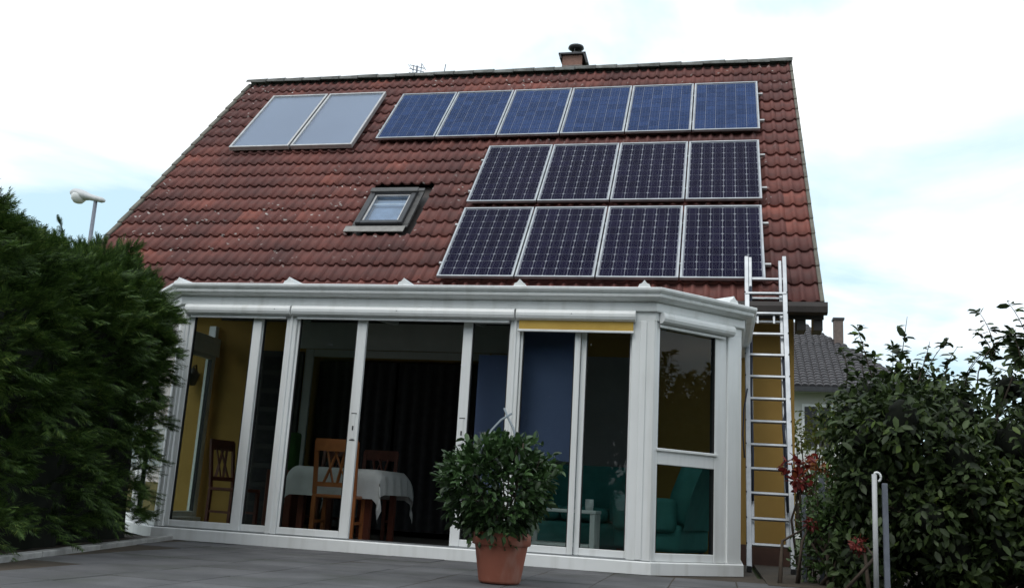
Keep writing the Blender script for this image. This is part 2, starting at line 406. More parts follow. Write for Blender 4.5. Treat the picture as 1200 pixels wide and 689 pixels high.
# ================================================================== ground
g = MB().add([(-400, -400, -0.03), (400, -400, -0.03), (400, 600, -0.03), (-400, 600, -0.03)], [(0, 1, 2, 3)]).build('ground', m_lawn)
tag(g, kind='structure')
KX = lambda y: -4.27 - 0.2525 * (y - 5.49)          # inner edge of the kerb beside the hedge
terr = MB().prism([(KX(-2), -2), (1.9, -2), (1.9, 8.55), (0.35, 9.3), (0.35, 11.75), (-6.6, 11.75), (KX(8.6), 8.6)], -0.02, -0.004).build('terrace', m_soil)
tag(terr, kind='structure')
slab = MB().box(0.004, 0.496, 0.004, 0.496, -0.035, 0.0).build('slab', m_concrete, terr, bevel=0.004)
sl_me = slab.data; first = True
for j in range(18):
    for i in range(15):
        x, y = -5.35 + 0.5 * i, 0.05 + 0.5 * j - 0.47
        if y + 0.5 > 8.62 or x < KX(y + 0.5) + 0.0 or y < 1: continue
        o = slab if first else slab.copy()
        if not first: COL.objects.link(o)
        first = False
        o.location = (x, y, random.uniform(-0.003, 0.002))
        o.rotation_euler = (random.uniform(-.003, .003), random.uniform(-.003, .003), 0)
kerb = MB()
for j in range(9):
    a, b = -0.2 + j * 1.0, 0.79 + j * 1.0
    ko = MB().add([(KX(a) - .06, a, -.1), (KX(a) + .02, a, -.1), (KX(b) + .02, b, -.1), (KX(b) - .06, b, -.1),
                   (KX(a) - .06, a, .035), (KX(a) + .02, a, .035), (KX(b) + .02, b, .035), (KX(b) - .06, b, .035)],
                  [(3, 2, 1, 0), (4, 5, 6, 7), (0, 1, 5, 4), (1, 2, 6, 5), (2, 3, 7, 6), (3, 0, 4, 7)])
    ko.build('kerb_stone', m_kerb, terr, bevel=0.006)
bed = MB().prism([(-9, -2), (KX(-2) - .06, -2), (KX(8.6) - .06, 8.6), (-9, 8.6)], -0.02, 0.012).build('planting_bed', m_soil)
tag(bed, kind='structure')
bed2 = MB().prism([(0.4, 8.4), (9, 8.4), (9, 16), (0.9, 16), (0.9, 11.9), (0.4, 11.9)], -0.02, 0.006).build('planting_bed', m_soil)
tag(bed2, kind='structure')

# ================================================================== house
WY, HX0, HX1, HY1 = 11.8, -8.62, 0.86, 20.3
house = empty('house', ((HX0 + HX1) / 2, WY, 0), 'yellow rendered house with a steep red-brown tiled roof full of solar panels', 'house')
DX0, DX1, DZ = -5.2, -2.95, 2.24
EAVE_Z = 3.35
fw = MB()
fw.box(HX0, DX0, WY, WY + .3, -.1, EAVE_Z).box(DX1, HX1, WY, WY + .3, -.1, EAVE_Z).box(DX0, DX1, WY, WY + .3, DZ, EAVE_Z)
fw.build('front_wall', m_wall, house)
ridge = RP(0, U_RIDGE)
for x0, x1 in ((HX0, HX0 + .3), (HX1 - .3, HX1)):
    poly = [(WY + .31, -.1), (HY1, -.1), (HY1, 3.3), (ridge.y, ridge.z - .25), (WY + .31, 3.35)]
    vs = [(x0, a, b) for a, b in poly] + [(x1, a, b) for a, b in poly]
    MB().add(vs, [(0, 1, 2, 3, 4)[::-1], (5, 6, 7, 8, 9)] + [(i, (i + 1) % 5, 5 + (i + 1) % 5, 5 + i) for i in range(5)]).build('gable_wall', m_wall, house)
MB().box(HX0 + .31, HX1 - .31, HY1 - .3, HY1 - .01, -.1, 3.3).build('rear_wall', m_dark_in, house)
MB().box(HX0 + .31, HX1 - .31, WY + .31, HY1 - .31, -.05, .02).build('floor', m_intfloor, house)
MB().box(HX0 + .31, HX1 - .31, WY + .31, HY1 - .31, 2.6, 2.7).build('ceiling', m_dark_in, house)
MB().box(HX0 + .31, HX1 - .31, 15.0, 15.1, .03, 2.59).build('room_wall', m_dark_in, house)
# plinth along the front
MB().box(.22, HX1 + .012, WY - .02, WY - .003, -.05, .22).build('plinth', mat('brown_plinth', (.1, .05, .035), (.07, .035, .025), rough=.9), house)
# door opening trim to the dark living room and its two dark patterned curtains
tr = MB()
tr.box(DX0 - .12, DX0 - .004, WY - .04, WY - .004, 0, DZ + .1).box(DX1 + .004, DX1 + .12, WY - .04, WY - .004, 0, DZ + .1).box(DX0 - .002, DX1 + .002, WY - .036, WY - .003, DZ + .004, DZ + .1)
tr.build('door_trim', m_wall_in, house, bevel=.005)
MB().box(DX0 - .3, DX1 + .5, WY - .02, WY - .004, DZ + .11, 2.9).build('plaster_band', m_wall_in, house)
MB().box(-2.81, -.92, WY - .018, WY - .003, .0, 2.34).build('reflection_panel', mat('grey_reflection', (.38, .36, .37), (.3, .29, .3), rough=.9, scale=1.3), house)  # grey panel added to stand in for reflections in the panes
# dark shutter leaf folded on the wall left of the opening
sh = MB().box(-5.93, -5.34, WY - .06, WY - .01, .03, 2.3).build('shutter', mat('dark_shutter', (.03, .026, .022), rough=.6), house)
for k in range(9): MB().box(-5.88, -5.39, WY - .07, WY - .061, .12 + k * .24, .3 + k * .24).build('shutter_slat', m_curtain, sh, bevel=.004)

# ---- roof
roof = MB()
a, b, c, d = RP(XL + .02, U_FIRST - .02, -.10), RP(XR - .02, U_FIRST - .02, -.10), RP(XR - .02, U_RIDGE, -.10), RP(XL + .02, U_RIDGE, -.10)
back = [Vector((p.x, 2 * ridge.y - p.y, p.z)) for p in (a, b, c, d)]
roof.add([a, b, c, d, *back], [(0, 1, 2, 3), (4, 7, 6, 5), (3, 2, 6, 7)])
roof.build('roof', m_gutter, house)
roof = bpy.data.objects['roof']
hl = root_loc(house)
def tile_profile(x):
    p = (x / TW * 2) % 1.0
    w = 0.5 - 0.5 * math.cos(2 * math.pi * min(max((p - 0.42) / 0.58, 0), 1)) if p > 0.42 else 0.0
    return 0.036 * w - 0.004 * math.sin(math.pi * min(p / 0.42, 1)) - 0.022
XS = [TW * q for q in (0.0, .1, .21, .27, .33, .40, .46, .5, .6, .71, .77, .83, .90, .96, 1.0)]
def tile_arrays():
    v = []; f = []; n = len(XS)
    for x in XS: v.append((x, 0.0, tile_profile(x) + .032 - .024))
    for x in XS: v.append((x, 0.0, tile_profile(x) + .032))
    for x in XS: v.append((x, ROW + .05, tile_profile(x) - .004))
    for i in range(n - 1):
        f.append((i, i + 1, n + i + 1, n + i)); f.append((n + i, n + i + 1, 2 * n + i + 1, 2 * n + i))
    f.append((0, n, 2 * n)); f.append((n - 1, 3 * n - 1, 2 * n - 1))
    return v, f
tv, tf = tile_arrays()
tile_me = bpy.data.meshes.new('tile'); tile_me.from_pydata(tv, [], tf)
tile_me.polygons.foreach_set('use_smooth', [len(f) == 4 and (min(f) >= len(XS)) for f in tf]); tile_me.materials.append(m_tile)

# rectangles on the roof covered by panels (x0,x1,u0,u1) in tile-plane coordinates
GAP = .02
PVW, PVH = 1.0, 1.69
rows_pv = [(-5.55, 6, 13.615, 1.005, 1.715, 'poly'), (-3.545, 4, 11.545, 1.008, 1.695, 'mono'), (-3.53, 4, 9.685, 1.0, 1.685, 'mono')]
cover = [(-5.5, .55, 13.75, 15.45), (-3.5, .5, 9.95, 13.35), (-8.0, -5.95, 13.65, 15.55)]
SKY = (-5.08, -4.38, 11.03, 11.95)
cells = []
nrow = int(round((U_RIDGE - U_FIRST) / ROW + .49))
for r in range(nrow):
    for c_ in range(32):
        x, u_ = XL + c_ * TW, U_FIRST + r * ROW
        if u_ > U_RIDGE - .1: continue
        if x + TW > SKY[0] - .02 and x < SKY[1] + .02 and u_ + ROW > SKY[2] - .03 and u_ < SKY[3] - .02:
            if not (x + TW < SKY[0] + .12 or x > SKY[1] - .12): continue
        hid = any(x > q[0] and x + TW < q[1] and u_ > q[2] and u_ + ROW < q[3] for q in cover)
        P = RP(x + TW / 2, u_)
        cells.append((hid, (P - Vector((0, 0, CAM_H))).length, x, u_))
vis = sorted([q for q in cells if not q[0]], key=lambda q: q[1])
for hid, dist, x, u_ in vis[:300]:
    o = bpy.data.objects.new('tile', tile_me); COL.objects.link(o); o.parent = roof
    o.location = RP(x, u_ + random.uniform(-.004, .004), random.uniform(-.002, .003)) - hl
    o.rotation_euler = (TH + random.uniform(-.006, .006), random.uniform(-.004, .004), random.uniform(-.006, .006))
rest = vis[300:] + [q for q in cells if q[0]]
locs = np.array([RP(q[2], q[3] + random.uniform(-.004, .004), random.uniform(-.002, .003)) for q in rest])
mats = np.array([np.array(Matrix.Rotation(TH + random.uniform(-.005, .005), 3, 'X') @ Matrix.Rotation(random.uniform(-.006, .006), 3, 'Z')) for q in rest])
ts = inst_mesh('tile_courses', tv, tf, locs, mats, m_tile, roof); ts['kind'] = 'stuff'
# ridge tiles
rt = MB(); n = 9
for i, (x, r_) in enumerate(((0, .165), (.42, .12))):
    for k in range(n):
        an = math.pi * (k / (n - 1)); rt.v.append((x, -math.cos(an) * r_ * .95, math.sin(an) * r_ * .75))
rt.f = [(k, k + 1, n + k + 1, n + k) for k in range(n - 1)]; rt.sm = [True] * (n - 1)
rt.add([(0, -math.cos(math.pi * k / (n - 1)) * .13, math.sin(math.pi * k / (n - 1)) * .09) for k in range(n)], [])
rt.f += [(k, 2 * n + k, 2 * n + k + 1, k + 1) for k in range(n - 1)]; rt.sm += [False] * (n - 1)
r0 = rt.build('ridge_tile', m_ridge, roof, local=True)
nr = 27; sp_ = (XR - XL + .06) / nr
for i in range(nr):
    o = r0 if i == 0 else r0.copy()
    if i: COL.objects.link(o)
    o.location = Vector((XR + .03 - (i) * sp_, ridge.y, ridge.z - .04 + random.uniform(-.006, .006))) - hl
    o.rotation_euler = (random.uniform(-.02, .02), R(-4.2), math.pi + random.uniform(-.012, .012))
# verge tiles (one per course on both gables)
vt = MB().box(-.05, .03, 0, ROW + .03, -.10, .022).build('verge_tile', m_verge, roof, bevel=.01, local=True)
first = True
for side, x in ((-1, XL), (1, XR)):
    for r in range(nrow):
        u_ = U_FIRST + r * ROW
        if u_ > U_RIDGE - .1: continue
        o = vt if first else vt.copy()
        if not first: COL.objects.link(o)
        first = False
        o.location = RP(x + (.012 if side > 0 else -.012), u_, .012) - hl; o.rotation_euler = (TH - .05, 0, 0 if side < 0 else math.pi * 0)
        if side > 0: o.scale = (.6, 1, 1)
# lifted vent tile near the hedge
P = rp_ = RP(-8.28, 10.46, .012)
vent = MB()
for k in range(9):
    an = math.pi * k / 8
    for l_, r_ in ((0, .085), (.26, .03)):
        q = RP(-8.28 - math.cos(an) * r_, 10.40 + l_, .01 + math.sin(an) * r_ * .9); vent.v.append(q)
vent.f = [(2 * k, 2 * k + 1, 2 * k + 3, 2 * k + 2) for k in range(8)]; vent.sm = [True] * 8
vent.build('vent_hood', m_tile, roof)
# gutter, fascia, rafter tails
ge = RP(0, U_FIRST)
gy, gz = ge.y - .02, ge.z - .05
gp = [(-.13, .03), (-.135, -.02), (-.12, -.085), (-.06, -.105), (0, -.10), (.02, .03), (.005, .03), (-.01, -.07), (-.06, -.09), (-.105, -.07), (-.118, .03)]
vs = [(x, gy + a, gz + b) for x in (XL + .02, XR + .05) for a, b in gp]; n = len(gp)
gu = MB().add(vs, [tuple(range(n)), tuple(range(n, 2 * n))[::-1]] + [(i, (i + 1) % n, n + (i + 1) % n, n + i) for i in range(n)])
gu.build('gutter', m_gutter, house)
MB().box(XL + .05, XR + .02, gy + .03, gy + .06, gz - .14, gz + .06).build('fascia', m_gutter, house)
MB().add([(XL + .05, gy + .07, gz - .05), (XR + .0, gy + .07, gz - .05), (XR + .0, WY - .002, gz + .2), (XL + .05, WY - .002, gz + .2)], [(0, 1, 2, 3)]).build('soffit', m_gutter, house)
for x in (.915, 1.10):
    MB().box(x - .05, x + .05, gy + .061, gy + .35, gz - .26, gz - .06).build('rafter_tail', m_gutter, house)
# chimney
cy_ = 16.3
ch = MB().box(-2.885, -2.515, cy_ - .02, cy_ + .4, 7.6, 8.63).build('chimney', m_chim, house)
for z in (8.02, 8.22, 8.42):
    MB().box(-2.889, -2.511, cy_ - .024, cy_ + .404, z, z + .012).build('mortar_joint', m_lead, ch)
cap = MB()
cap.box(-2.95, -2.45, cy_ - .08, cy_ + .46, 8.632, 8.665)
cap.add([(-2.45, cy_ - .08, 8.664), (-2.45, cy_ + .46, 8.664), (-2.40, cy_ + .46, 8.46), (-2.40, cy_ - .08, 8.46), (-2.49, cy_ - .08, 8.631), (-2.49, cy_ + .46, 8.631), (-2.43, cy_ + .46, 8.44), (-2.43, cy_ - .08, 8.44)],
        [(0, 1, 2, 3), (7, 6, 5, 4), (3, 2, 6, 7), (0, 3, 7, 4), (1, 5, 6, 2)])
cap.add([(-2.95, cy_ - .08, 8.664), (-2.95, cy_ + .46, 8.664), (-2.925, cy_ + .46, 8.55), (-2.925, cy_ - .08, 8.55), (-2.91, cy_ - .08, 8.631), (-2.91, cy_ + .46, 8.631), (-2.89, cy_ + .46, 8.56), (-2.89, cy_ - .08, 8.56)],
        [(3, 2, 1, 0), (4, 5, 6, 7), (7, 6, 2, 3), (4, 7, 3, 0), (2, 6, 5, 1)])
cap.build('chimney_cap', m_darkmetal, ch)
cw = MB().lathe([(.10, 0), (.14, .03), (.145, .07), (.12, .085), (.10, .05)], (-2.67, cy_ + .19, 8.666), 20)
cw.lathe([(0, .155), (.10, .165), (.15, .20), (.14, .235), (.08, .262), (0, .268)], (-2.67, cy_ + .19, 8.666), 20)
for k in range(3):
    an = k * 2.1 + .4; cw.tube([(-2.67 + .1 * math.cos(an), cy_ + .19 + .1 * math.sin(an), 8.72), (-2.67 + .1 * math.cos(an), cy_ + .19 + .1 * math.sin(an), 8.84)], .008, 6)
cw.build('chimney_cowl', m_darkmetal, ch)

# ---- roof window
sk = empty('roof_window', RP(0, 0) * 0, parent=house); sk.location = RP((SKY[0] + SKY[1]) / 2, SKY[2]) - hl; sk.rotation_euler = (TH, 0, 0)
w = SKY[1] - SKY[0]; h = SKY[3] - SKY[2]
def lb(*a): return MB().box(*a)
m_fl2 = mat('dark_flashing', (.075, .072, .07), (.05, .048, .047), rough=.6, scale=12)
MB().box(-w / 2 - .13, w / 2 + .06, -.17, -.03, .03, .046).build('apron', m_lead, sk, local=True, bevel=.004)
fl = MB().box(-w / 2 - .05, w / 2 + .08, -.029, .03, .012, .03); fl.box(-w / 2 - .05, -w / 2 - .002, .03, h + .02, .0, .035); fl.box(w / 2 + .002, w / 2 + .08, .03, h + .02, .0, .035); fl.box(-w / 2 - .05, w / 2 + .08, h + .021, h + .10, .0, .05)
fl.build('flashing', m_fl2, sk, local=True)
fr = MB().box(-w / 2, -w / 2 + .07, 0, h, -.05, .09).box(w / 2 - .07, w / 2, 0, h, -.05, .09).box(-w / 2 + .07, w / 2 - .07, 0, .07, -.05, .085).box(-w / 2 + .07, w / 2 - .07, h - .10, h, -.05, .085)
fr.build('frame', m_darkmetal, sk, local=True, bevel=.006)
MB().box(-w / 2 - .02, w / 2 + .02, h - .09, h + .02, .091, .115).build('hood', m_fl2, sk, local=True, bevel=.006)
sa = MB().box(-w / 2 + .071, -w / 2 + .10, .071, h - .101, -.02, .06).box(w / 2 - .10, w / 2 - .071, .071, h - .101, -.02, .06).box(-w / 2 + .10, w / 2 - .10, .071, .10, -.02, .06).box(-w / 2 + .10, w / 2 - .10, h - .13, h - .101, -.02, .06)
sa.build('sash', m_alu_dull, sk, local=True)
MB().box(-w / 2 + .10, w / 2 - .10, .10, h - .13, .03, .036).build('pane', m_skyglass, sk, local=True)
MB().box(-w / 2 + .10, w / 2 - .10, .10, h - .13, -.03, -.022).build('blind', mat('roof_window_blind', (.5, .58, .7), rough=.8), sk, local=True)
MB().box(-w / 2 + .10, w / 2 - .10, h - .34, h - .30, .02, .026).build('blind_bar', m_white, sk, local=True)

# ================================================================== solar panels
cell_me = {}
def cell_mesh(kind, cw_, ch_):
    key = (kind, round(cw_, 4), round(ch_, 4))
    if key in cell_me: return cell_me[key]
    a, b = cw_ / 2, ch_ / 2
    k = .016 if kind == 'mono' else .001
    poly = [(-a + k, -b), (a - k, -b), (a, -b + k), (a, b - k), (a - k, b), (-a + k, b), (-a, b - k), (-a, -b + k)]
    me = bpy.data.meshes.new('cell')
    me.from_pydata([(*p, 0) for p in poly] + [(*p, .0015) for p in poly], [], [tuple(range(8, 16))] + [(i, (i + 1) % 8, 8 + (i + 1) % 8, 8 + i) for i in range(8)])
    me.materials.append(m_mono if kind == 'mono' else m_poly); cell_me[key] = me
    return me
ORD = ['first', 'second', 'third', 'fourth', 'fifth', 'sixth']
for ri, (x0, cnt, u0, pw, ph, kind) in enumerate(rows_pv):
    rname = ['top row', 'middle row', 'bottom row'][ri]
    pitch = [1.022, 1.025, 1.018][ri]
    proto = None
    for i in range(cnt):
        ctr = RP(x0 + pitch * i + pw / 2, u0 + ph / 2, .075)
        if kind == 'poly':
            lab = f'{ORD[i]} blue solar panel from the left in the top row of six'
        else:
            lab = f'{ORD[i]} dark solar panel from the left in the {rname} of four'
        if proto is None:
            p = empty('photovoltaic_module', ctr, lab, 'solar panel', f'solar panels on the roof, {rname}', rot=(TH, 0, 0))
            fw_, t_ = .026, .04
            f_ = MB().box(-pw / 2, -pw / 2 + fw_, -ph / 2, ph / 2, 0, t_).box(pw / 2 - fw_, pw / 2, -ph / 2, ph / 2, 0, t_)
            f_.box(-pw / 2 + fw_, pw / 2 - fw_, -ph / 2, -ph / 2 + fw_, 0, t_).box(-pw / 2 + fw_, pw / 2 - fw_, ph / 2 - fw_, ph / 2, 0, t_)
            f_.build('frame', m_alu, p, local=True, bevel=.002)
            iw, ih = pw - 2 * fw_, ph - 2 * fw_
            MB().box(-iw / 2, iw / 2, -ih / 2, ih / 2, .022, .0235).build('back_sheet', m_back_d, p, local=True)
            nx, ny = 6, 10
            sx, sy = (iw - .02) / nx, (ih - .03) / ny
            gp_ = .0065 if kind == 'mono' else .006
            me = cell_mesh(kind, sx - gp_, sy - gp_)
            for a_ in range(nx):
                for b_ in range(ny):
                    c_ = bpy.data.objects.new('cell', me); COL.objects.link(c_); c_.parent = p
                    c_.location = (-iw / 2 + .01 + sx * (a_ + .5), -ih / 2 + .015 + sy * (b_ + .5), .0245)
            bb = MB()
            for a_ in range(nx):
                for q in ((-.26, .26) if kind == 'mono' else (-.3, 0, .3)):
                    xx = -iw / 2 + .01 + sx * (a_ + .5 + q); bb.box(xx - .001, xx + .001, -ih / 2 + .015, ih / 2 - .015, .0262, .0268)
            bb.build('busbars', m_bus, p, local=True)['kind'] = 'stuff'
            MB().box(-iw / 2, iw / 2, -ih / 2, ih / 2, .031, .034).build('glass', m_pvglass, p, local=True)
            proto = p
        else:
            p = copy_tree(proto); p.location = ctr; p['label'] = lab
    for q, nm in ((.22, 'lower'), (.78, 'upper')):
        e = RP((x0 + x0 + cnt * pitch) / 2, u0 + ph * q, .05)
        r_ = empty('mounting_rail', e, f'{nm} aluminium mounting rail under the {rname} of solar panels', 'mounting rail', 'rails under the solar panels', rot=(TH, 0, 0))
        Lh = cnt * pitch / 2 + .06
        MB().box(-Lh, Lh, -.02, .02, -.02, .02).build('rail', m_alu_dull, r_, local=True, bevel=.003)
        for k in range(cnt + 1):
            MB().box(-Lh + .3 + k * (2 * Lh - .6) / cnt - .02, -Lh + .3 + k * (2 * Lh - .6) / cnt + .02, -.05, .021, -.06, -.021).build('roof_hook', m_alu_dull, r_, local=True)
# thermal collectors
for i, (xa, lab) in enumerate(((-8.09, 'grey flat solar collector nearest the left roof edge'), (-6.975, 'grey flat solar collector beside the row of blue panels'))):
    cwid, chh = 1.08, 2.03
    p = empty('solar_collector', RP(xa + cwid / 2, 13.39 + chh / 2, .055), lab, 'solar collector', 'grey solar collectors', rot=(TH, 0, 0))
    f_ = MB().box(-cwid / 2, -cwid / 2 + .035, -chh / 2, chh / 2, 0, .075).box(cwid / 2 - .035, cwid / 2, -chh / 2, chh / 2, 0, .075)
    f_.box(-cwid / 2 + .035, cwid / 2 - .035, -chh / 2, -chh / 2 + .035, 0, .075).box(-cwid / 2 + .035, cwid / 2 - .035, chh / 2 - .035, chh / 2, 0, .075)
    f_.build('frame', m_alu_dull, p, local=True, bevel=.003)
    MB().box(-cwid / 2 + .035, cwid / 2 - .035, -chh / 2 + .035, chh / 2 - .035, .03, .04).build('absorber', m_absorb, p, local=True)
    MB().box(-cwid / 2 + .035, cwid / 2 - .035, -chh / 2 + .035, chh / 2 - .035, .062, .068).build('glass', m_colglass, p, local=True)

# ================================================================== conservatory
FY = 8.6
ver = empty('conservatory', (-2.9, 10.2, 0), 'white framed glass conservatory with angled corners and sliding doors', 'conservatory')
LC, RC = -5.257, -0.563
path = [(-6.65, 11.74), (-6.65, 9.98), (LC, FY), (RC, FY), (.2, FY + .763), (.2, 11.74)]
def offset_path(path, o):
    res = []
    for i, p in enumerate(path):
        p = Vector(p)
        def nrm(a, b): t = (Vector(b) - Vector(a)).normalized(); return Vector((t.y, -t.x))
        if i == 0: n = nrm(path[0], path[1]); res.append(p + n * o); continue
        if i == len(path) - 1: n = nrm(path[-2], path[-1]); res.append(p + n * o); continue
        n1, n2 = nrm(path[i - 1], path[i]), nrm(path[i], path[i + 1])
        m_ = (n1 + n2).normalized(); res.append(p + m_ * (o / max(.2, m_.dot(n1))))
    return res
def sweep(prof, path):
    b = MB(); rings = [offset_path(path, o) for o, z in prof]; m_ = len(path); n = len(prof)
    vs = [(rings[j][i].x, rings[j][i].y, prof[j][1]) for i in range(m_) for j in range(n)]
    fs = [(i * n + j, i * n + (j + 1) % n, (i + 1) * n + (j + 1) % n, (i + 1) * n + j) for i in range(m_ - 1) for j in range(n)]
    b.add(vs, fs); b.f += [tuple(range(n))[::-1], tuple((m_ - 1) * n + j for j in range(n))]; b.sm += [False, False]
    return b
# cornice: lower fascia and the moulded gutter above it
sweep([(-.10, 2.268), (.03, 2.268), (.034, 2.278), (.034, 2.345), (.028, 2.352), (-.10, 2.352)], path).build('fascia', m_white, ver, bevel=.002)
sweep([(-.10, 2.354), (.05, 2.354), (.055, 2.362), (.10, 2.372), (.118, 2.385), (.122, 2.402), (.112, 2.41), (.112, 2.416), (.135, 2.424), (.146, 2.44), (.148, 2.46), (.14, 2.466), (.12, 2.466), (.11, 2.44), (.0, 2.42), (-.10, 2.43)], path).build('gutter', m_white, ver, bevel=.0)
# head beam and sill
sweep([(-.10, 2.19), (.004, 2.19), (.004, 2.266), (-.10, 2.266)], path).build('head_beam', m_white, ver)
sweep([(-.12, .0), (.03, .0), (.03, .10), (.02, .108), (-.12, .108)], path).build('sill', m_white, ver, bevel=.002)
sweep([(-.115, .11), (.012, .11), (.012, .116), (-.115, .116)], path[2:4]).build('door_track', m_alu, ver)
# posts on the front
for (a, b) in ((LC - .0, -5.172), (-4.118, -4.012), (-1.885, -1.79), (-.765, RC)):
    po = MB().box(a, b, FY - .008, FY + .1, .11, 2.188).build('post', m_white, ver, bevel=.004)
    MB().box(a + (b - a) * .36, a + (b - a) * .64, FY - .02, FY - .009, .118, 2.18).build('cover_strip', m_white, po, bevel=.004)
def door(xa, xb, ga, gb, yy, handle=None, pane=True):
    """leaf from xa..xb with its glass from ga..gb"""
    dr = empty('sliding_door', Vector(((xa + xb) / 2, yy, .11)) - ver.location, parent=ver)
    MB().box(xa, ga, yy, yy + .04, .118, 2.186).build('stile', m_white, dr, bevel=.004)
    MB().box(gb, xb, yy, yy + .04, .118, 2.186).build('stile', m_white, dr, bevel=.004)
    MB().box(ga + .001, gb - .001, yy + .001, yy + .039, .118, .18).build('bottom_rail', m_white, dr, bevel=.003)
    MB().box(ga + .001, gb - .001, yy + .001, yy + .039, 2.15, 2.186).build('top_rail', m_white, dr, bevel=.003)
    if pane:
        MB().box(ga, gb, yy + .017, yy + .021, .18, 2.15).build('pane', m_glass, dr)
        for q in (ga + .001, gb - .009): MB().box(q, q + .008, yy + .004, yy + .036, .181, 2.149).build('seal', m_black, dr)
    if handle is not None:
        MB().box(handle - .016, handle + .016, yy - .006, yy - .001, 1.02, 1.25).build('handle_plate', m_white, dr, bevel=.003)
        MB().box(handle - .007, handle + .007, yy - .009, yy - .0065, 1.10, 1.14).build('lock', m_darkmetal, dr)
        for z in (1.006, 1.253): MB().box(handle - .026, handle + .026, yy - .004, yy - .001, z, z + .008).build('handle_edge', m_darkmetal, dr)
    return dr
door(-5.17, -4.392, -5.122, -4.484, FY + .015)
door(-4.47, -4.12, -4.39, -4.135, FY + .06)
door(-4.01, -3.298, -3.985, -3.393, FY + .015, handle=-3.345)
door(-2.351, -1.887, -2.26, -1.905, FY + .06, handle=-2.305)
door(-1.787, -1.232, -1.765, -1.283, FY + .015)
door(-1.23, -.767, -1.181, -.785, FY + .06)
# threshold plates of the open doorway
# roller boxes
def roller_box(P0, P1, zc=2.218, r=.05, name='roller_box'):
    P0, P1 = Vector(P0), Vector(P1); t = (P1 - P0).normalized(); nrm = Vector((t.y, -t.x))
    prof = [(.0, -r), (.03, -r), (.055, -r * .72), (.066, -r * .2), (.066, r * .3), (.055, r * .8), (.04, r), (0, r)]
    n = len(prof); vs = []
    for P in (P0, P1):
        for o, z in prof: q = P + nrm * (o + .012); vs.append((q.x, q.y, zc + z))
    b = MB().add(vs, [(j, (j + 1) % n, n + (j + 1) % n, n + j) for j in range(n)], False)
    b.f += [tuple(range(n))[::-1], tuple(range(n, 2 * n))]; b.sm += [False, False]
    return b.build(name, m_white, ver, bevel=.002)
for xa, xb in ((-5.2, -4.072), (-4.056, -1.845), (-1.83, -.735)):
    rb = roller_box((xa, FY), (xb, FY))
    xs_ = xa + (xb - xa) * .86 if xa < -5 else (xa + xb) / 2 - .03
    MB().lathe([(0, 0), (.007, 0), (.007, .004), (0, .004)], (xs_, FY - .0755, 2.225), 8).build('screw', m_darkmetal, rb)
    MB().box(xa + .05, xb - .05, FY - .03, FY - .021, 2.14, 2.166).build('bottom_bar', m_white, ver, bevel=.002) if xb < -1 else None
bl = MB().box(-1.80, -.755, FY - .036, FY - .033, 2.085, 2.168).build('awning_blind', m_yellow, ver)
MB().box(-1.81, -.748, FY - .047, FY - .025, 2.062, 2.084).build('bottom_bar', m_white, bl, bevel=.004)
# bevelled corners
def panel_frame(Pa, Pb):
    a = Vector((*Pa, 0)); t = (Vector((*Pb, 0)) - a).normalized(); nrm = Vector((t.y, -t.x, 0))
    m_ = Matrix.Identity(4)
    for i in range(3): m_[i][0] = t[i]; m_[i][1] = -nrm[i]; m_[i][2] = (0, 0, 1)[i]; m_[i][3] = a[i]
    return m_
def fixed_panel(Pa, Pb, s0, s1, g0, g1, transom=True, cas=False, lower_opaque=False):
    m_ = panel_frame(Pa, Pb)
    q = empty('corner_window', (m_ @ Vector(((s0 + s1) / 2, 0, .11))) - ver.location, parent=ver)
    MB().box(s0, g0, .01, .07, .112, 2.186, m_).build('frame_post', m_white, q, bevel=.004)
    MB().box(g1, s1, .01, .07, .112, 2.186, m_).build('frame_post', m_white, q, bevel=.004)
    rails = [(.112, .18), (2.14, 2.186)] + ([(.93, 1.07)] if transom else [])
    for z0, z1 in rails: MB().box(g0 + .001, g1 - .001, .012, .068, z0, z1, m_).build('rail', m_white, q, bevel=.004)
    if transom: MB().box(g0 - .02, g1 + .03, -.006, .009, 1.045, 1.07, m_).build('drip_ledge', m_white, q, bevel=.004)
    for z0, z1 in (((.18, .93), (1.07, 2.14)) if transom else ((.18, 2.14),)):
        MB().box(g0, g1, .036, .040, z0, z1, m_).build('pane', m_glass, q)
        for q0 in (g0 + .001, g1 - .007): MB().box(q0, q0 + .006, .014, .066, z0 + .001, z1 - .001, m_).build('seal', m_black, q)
    return q
E5, E6 = path[4], path[5]
fixed_panel((RC, FY), E5, .02, .90, .07, .755)
m_ = panel_frame((RC, FY), E5)
MB().box(.902, 1.079, -.008, .08, .11, 2.188, m_).build('post', m_white, ver, bevel=.004)
MB().box(.0, .018, -.004, .08, .11, 2.188, m_).build('post', m_white, ver)
roller_box((RC + .03, FY + .03), (RC + .66, FY + .66))
MB().box(.05, .86, -.02, -.010, 2.135, 2.16, m_).build('bottom_bar', m_white, ver, bevel=.002)
# left bevel seen from outside: path goes from back to front here
m_ = panel_frame(path[1], path[2]); Ltot = (Vector(path[2]) - Vector(path[1])).length
fixed_panel(path[1], path[2], Ltot - .98, Ltot - .03, Ltot - .88, Ltot - .12, transom=False)
fixed_panel(path[1], path[2], .06, Ltot - 1.08, .16, Ltot - 1.16, transom=False)
MB().box(Ltot - 1.078, Ltot - .982, -.008, .08, .11, 2.188, m_).build('post', m_white, ver, bevel=.004)
MB().box(.0, .058, -.008, .08, .11, 2.188, m_).build('post', m_white, ver, bevel=.004)
MB().box(Ltot - .028, Ltot, -.004, .08, .11, 2.188, m_).build('post', m_white, ver)
fixed_panel(path[0], path[1], .06, 1.7, .12, 1.64, transom=False)
MB().box(-6.70, -6.60, 11.66, 11.745, .11, 2.6).build('post', m_white, ver, bevel=.004)
fixed_panel(E5, E6, .06, 1.2, .14, 1.12, transom=True)
